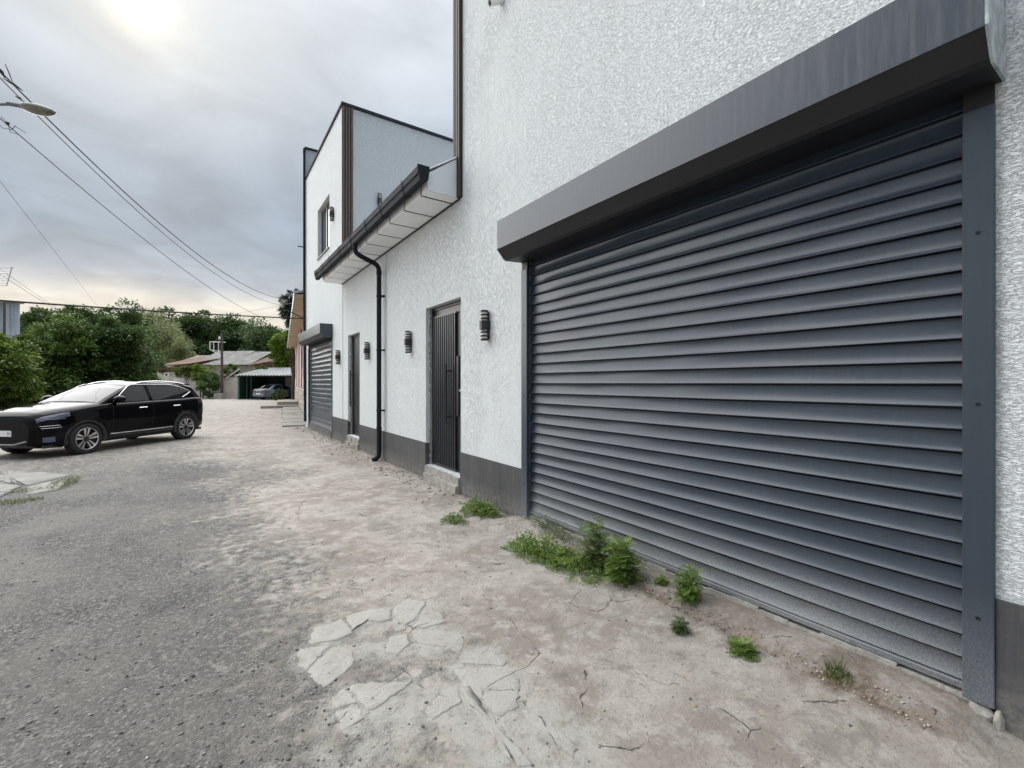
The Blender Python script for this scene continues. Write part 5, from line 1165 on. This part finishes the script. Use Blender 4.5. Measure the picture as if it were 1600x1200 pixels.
# ------------------------------------------------------------------ weeds along the wall
def fern_leaf(mb, p, d, L_, R_, lobes=6, wd=.42):
    d = d.normalized(); u = d.cross(Vector((0, 0, 1))); u = u.normalized() if u.length > .01 else Vector((1, 0, 0)); nz = u.cross(d)
    for i in range(1, lobes + 1):
        t = i / (lobes + 1); c = p + d * (L_ * t) - Vector((0, 0, L_ * .25 * t * t)); ll = L_ * wd * math.sin(PI * (.15 + .8 * t)) * R_.uniform(.8, 1.15); w = L_ * .055
        for s in (-1, 1):
            e = c + (u * s * .85 + d * .55) * ll + nz * ll * .1; m1_ = c.lerp(e, .5)
            mb.add([c - d * w * .5, m1_ - d * w + nz * .002, e, m1_ + d * w * 1.1 + nz * .002], [(0, 1, 2, 3)])
            if ll > .012:
                for tt in (.45, .7):
                    q = c.lerp(e, tt); e2 = q + (d * .9 + u * s * .2) * ll * .35; mb.add([q, q.lerp(e2, .5) + u * s * w * .5, e2, q.lerp(e2, .5) - u * s * w * .5], [(0, 1, 2, 3)])
    e = p + d * L_ - Vector((0, 0, L_ * .25)); w = L_ * .07; c = p + d * L_ * .7 - Vector((0, 0, L_ * .12))
    mb.add([c, c.lerp(e, .5) + u * w, e, c.lerp(e, .5) - u * w], [(0, 1, 2, 3)])
    mb.add([p - u * .0012, p + u * .0012, c + u * .001, c - u * .001], [(0, 1, 2, 3)])
def ragweed(x, y, h_, n_stems, spread, lf, lm, seed, label, nl=24):
    h_ *= 1.12; lf *= 1.15; spread *= 1.15
    R_ = random.Random(seed); z = gh(x, y); root = empty('weed_plant', (x, y, z - .005), R_.uniform(0, 6), label, 'weed', 'feathery weeds along the shutter')
    mbs, mbl = MB(), MB()
    for s in range(n_stems):
        a_ = R_.uniform(0, 2 * PI); r_ = spread * (R_.uniform(.1, 1) if s else 0); hh_ = h_ * (1 if s == 0 else R_.uniform(.5, .9))
        top_ = Vector((math.cos(a_) * r_, math.sin(a_) * r_, hh_)); b0 = Vector((math.cos(a_) * r_ * .15, math.sin(a_) * r_ * .15, 0)); mid = b0.lerp(top_, .5) + Vector((math.cos(a_), math.sin(a_), 0)) * r_ * .12
        pth = [b0, mid, top_]; mbs.tube(pth, [.004, .003, .0015], 5)
        for i in range(nl):
            t = .08 + .92 * (i + R_.random() * .6) / nl; p = (b0.lerp(mid, t * 2) if t < .5 else mid.lerp(top_, min(1, t * 2 - 1))); an = i * 2.4 + s
            el = R_.uniform(-.1, .5) + 1.1 * max(0, t - .6); d = Vector((math.cos(an), math.sin(an), el)); fern_leaf(mbl, p, d, lf * (1.05 - .22 * t) * R_.uniform(.8, 1.15), R_)
    mbs.build('stem', M_STEM, root); me = bpy.data.meshes.new('leaf'); me.from_pydata(mbl.v, [], mbl.f); me.materials.append(lm); me.update(); o = link('foliage', me, root)
    return root
def gpos(px, py): return onG(px, py)
for (px, py, h_, ns_, sp_, lf, lm, sd_, lab, nl) in (
    (932, 893, .36, 6, .12, .115, L_WEED2, 1, 'tallest feathery weed, dull green, left of the bushy pair under the shutter', 22),
    (972, 915, .30, 8, .12, .105, L_WEED, 2, 'bushy bright green feathery weed just right of the tallest one', 22),
    (1078, 952, .21, 5, .07, .085, L_WEED, 4, 'upright feathery weed standing alone below the shutter middle', 20),
    (1034, 926, .06, 3, .03, .05, L_WEED, 5, 'tiny bright weed left of the upright feathery one', 9),
    (1062, 988, .09, 4, .04, .045, L_WEED3, 6, 'small dark bluish weed in front of the upright feathery one', 14),
    (1160, 1024, .05, 6, .055, .075, L_WEED, 7, 'flat rosette weed in the crack left of the grass tuft', 9)):
    x, y = gpos(px, py); ragweed(x, y, h_, ns_, sp_, lf, lm, sd_, lab, nl)
def mat_weed(name, blobs, n_, ls, lm, seed, label):
    R = np.random.RandomState(seed); Ps = []; tot = sum(b_[2] * b_[3] for b_ in blobs)
    mb = MB(); R_ = random.Random(seed)
    for (px, py, rx, ry, hh_) in blobs:
        x, y = gpos(px, py); k_ = int(n_ * rx * ry / tot); a_ = R.rand(k_) * 2 * PI; rr_ = R.rand(k_) ** .6; rr_ *= 1 + .45 * np.sin(a_ * 3 + seed) * R.rand(k_) + .25 * np.sin(a_ * 7 + seed * 2)
        X = x + np.cos(a_) * rr_ * rx; Y = y + np.sin(a_) * rr_ * ry; Zz = ground_h(X, Y) + hh_ * np.clip(1.15 - rr_ ** 2 * .8, .05, 2) * R.rand(k_) ** .7 * (.55 + 1.3 * (vn(X, Y, 14, seed) + .4)) + .004
        Ps.append(np.stack([X, Y, Zz], -1))
        for i in range(int(26 * rx * ry / .05)):
            an = R_.uniform(0, 2 * PI); e = R_.uniform(.5, 1.35); p0 = Vector((x + R_.uniform(-.03, .03), y + R_.uniform(-.03, .03), gh(x, y))); p2 = Vector((x + math.cos(an) * rx * e, y + math.sin(an) * ry * e, gh(x, y) + hh_ * R_.uniform(.1, .9))); pm = p0.lerp(p2, .55) + Vector((0, 0, hh_ * .4))
            mb.tube([p0, pm, p2], .0012, 4); 
            Ps.append(np.array([list(p0.lerp(pm, t) if t < .5 else pm.lerp(p2, t * 2 - 1)) for t in np.linspace(.3, 1, 9)]))
    P = np.concatenate(Ps); D = R.normal(0, 1, P.shape); D[:, 2] = abs(D[:, 2]) * .5 + .2; V, Fq = leafgeo(P, D, ls, R, .55, .1, .1)
    root = empty(name, (0, 0, 0), 0, label, 'weed'); o = link('foliage', npmesh('foliage', V, Fq, lm), root); mb.build('stem', M_STEM, root)
    return root
mat_weed('weed_patch', [(820, 865, .14, .22, .12), (850, 872, .16, .26, .14), (878, 884, .16, .22, .11), (905, 893, .12, .16, .08)], 5200, .022, L_WEED, 21, 'dense low green weed patch at the left end of the shutter')
mat_weed('weed_patch', [(853, 838, .10, .34, .09), (885, 858, .08, .30, .10)], 900, .017, L_WEED3, 22, 'thin wiry weeds between the dense patch and the shutter sill')
mat_weed('weed_patch', [(745, 802, .18, .22, .12), (762, 806, .12, .2, .10)], 2200, .026, L_WEED, 23, 'green weed patch against the plinth right of the barred door')
mat_weed('weed_patch', [(710, 816, .13, .15, .05)], 700, .022, L_WEED2, 24, 'small sparse weed left of the patch at the plinth')
mat_weed('weed_patch', [(940, 905, .12, .10, .05), (925, 912, .08, .06, .03), (893, 910, .05, .03, .02)], 500, .018, L_WEED2, 25, 'low scraggy growth at the foot of the feathery weeds')
def grass(px, py, rx, ry, hh_, n_, seed, label, lm=None):
    x, y = gpos(px, py); R = np.random.RandomState(seed); a_ = R.rand(n_) * 2 * PI; rr_ = np.sqrt(R.rand(n_)); X = x + np.cos(a_) * rr_ * rx; Y = y + np.sin(a_) * rr_ * ry; Z0 = ground_h(X, Y)
    lean = R.normal(0, .5, (n_, 2)); h2 = hh_ * R.uniform(.35, 1, n_); w = .0022 + .001 * R.rand(n_); b = np.stack([X, Y, Z0], -1); t_ = b + np.stack([lean[:, 0] * h2, lean[:, 1] * h2, h2], -1); an = R.rand(n_) * PI; u = np.stack([np.cos(an) * w, np.sin(an) * w, an * 0], -1)
    m1_ = b + (t_ - b) * .55 + np.array([0, 0, .12]) * h2[:, None]; V = np.stack([b - u, b + u, m1_ + u * .8, m1_ - u * .8, t_], 1).reshape(-1, 3); k_ = np.arange(n_)[:, None] * 5
    T = np.concatenate([k_ + np.array([[0, 1, 2]]), k_ + np.array([[0, 2, 3]]), k_ + np.array([[3, 2, 4]])])
    o = link('grass_tuft', npmesh('grass_tuft', V, T, lm or L_GRASS)); tag(o, label, 'grass', 'grass tufts', kind='stuff' if rx + ry > .4 else None); return o
grass(1312, 1072, .05, .06, .075, 90, 31, 'small grass tuft in brown earth near the right end of the shutter')
grass(14, 786, .35, .18, .05, 420, 32, 'grass tuft at the near corner of the left slab')
grass(34, 768, .30, .14, .04, 260, 33, 'short grass in the joint of the left slab')
grass(102, 756, .16, .60, .06, 420, 34, 'grass strip along the right edge of the left slab')
grass(455, 648, .25, .8, .10, 500, 35, 'sparse grass at the pavement edge by the pink house')
grass(1035, 935, .12, .2, .03, 60, 36, 'a few short blades between the tiny weed and the bushy one')
# fallen leaves
for i, (px, py) in enumerate(((1085, 1107), (1074, 1065), (1190, 1120))):
    x, y = gpos(px, py); mb = MB(); z = gh(x, y) + .006; a_ = i * 1.3
    c, s = math.cos(a_), math.sin(a_); mb.add([(x - .018 * c, y - .018 * s, z), (x + .004 * s, y - .004 * c, z + .003), (x + .018 * c, y + .018 * s, z + .001), (x - .004 * s, y + .004 * c, z + .002)], [(0, 1, 2, 3)])
    o = mb.build('fallen_leaf', mat('yellow_dry_leaf', (.45, .36, .06), .7) if i == 0 else MATS['yellow_dry_leaf']); tag(o, ['yellow fallen leaf on the concrete, nearest the camera of three', 'yellow fallen leaf farthest left of three on the concrete', 'yellow fallen leaf farthest right of three on the concrete'][i], 'leaf', 'fallen leaves')
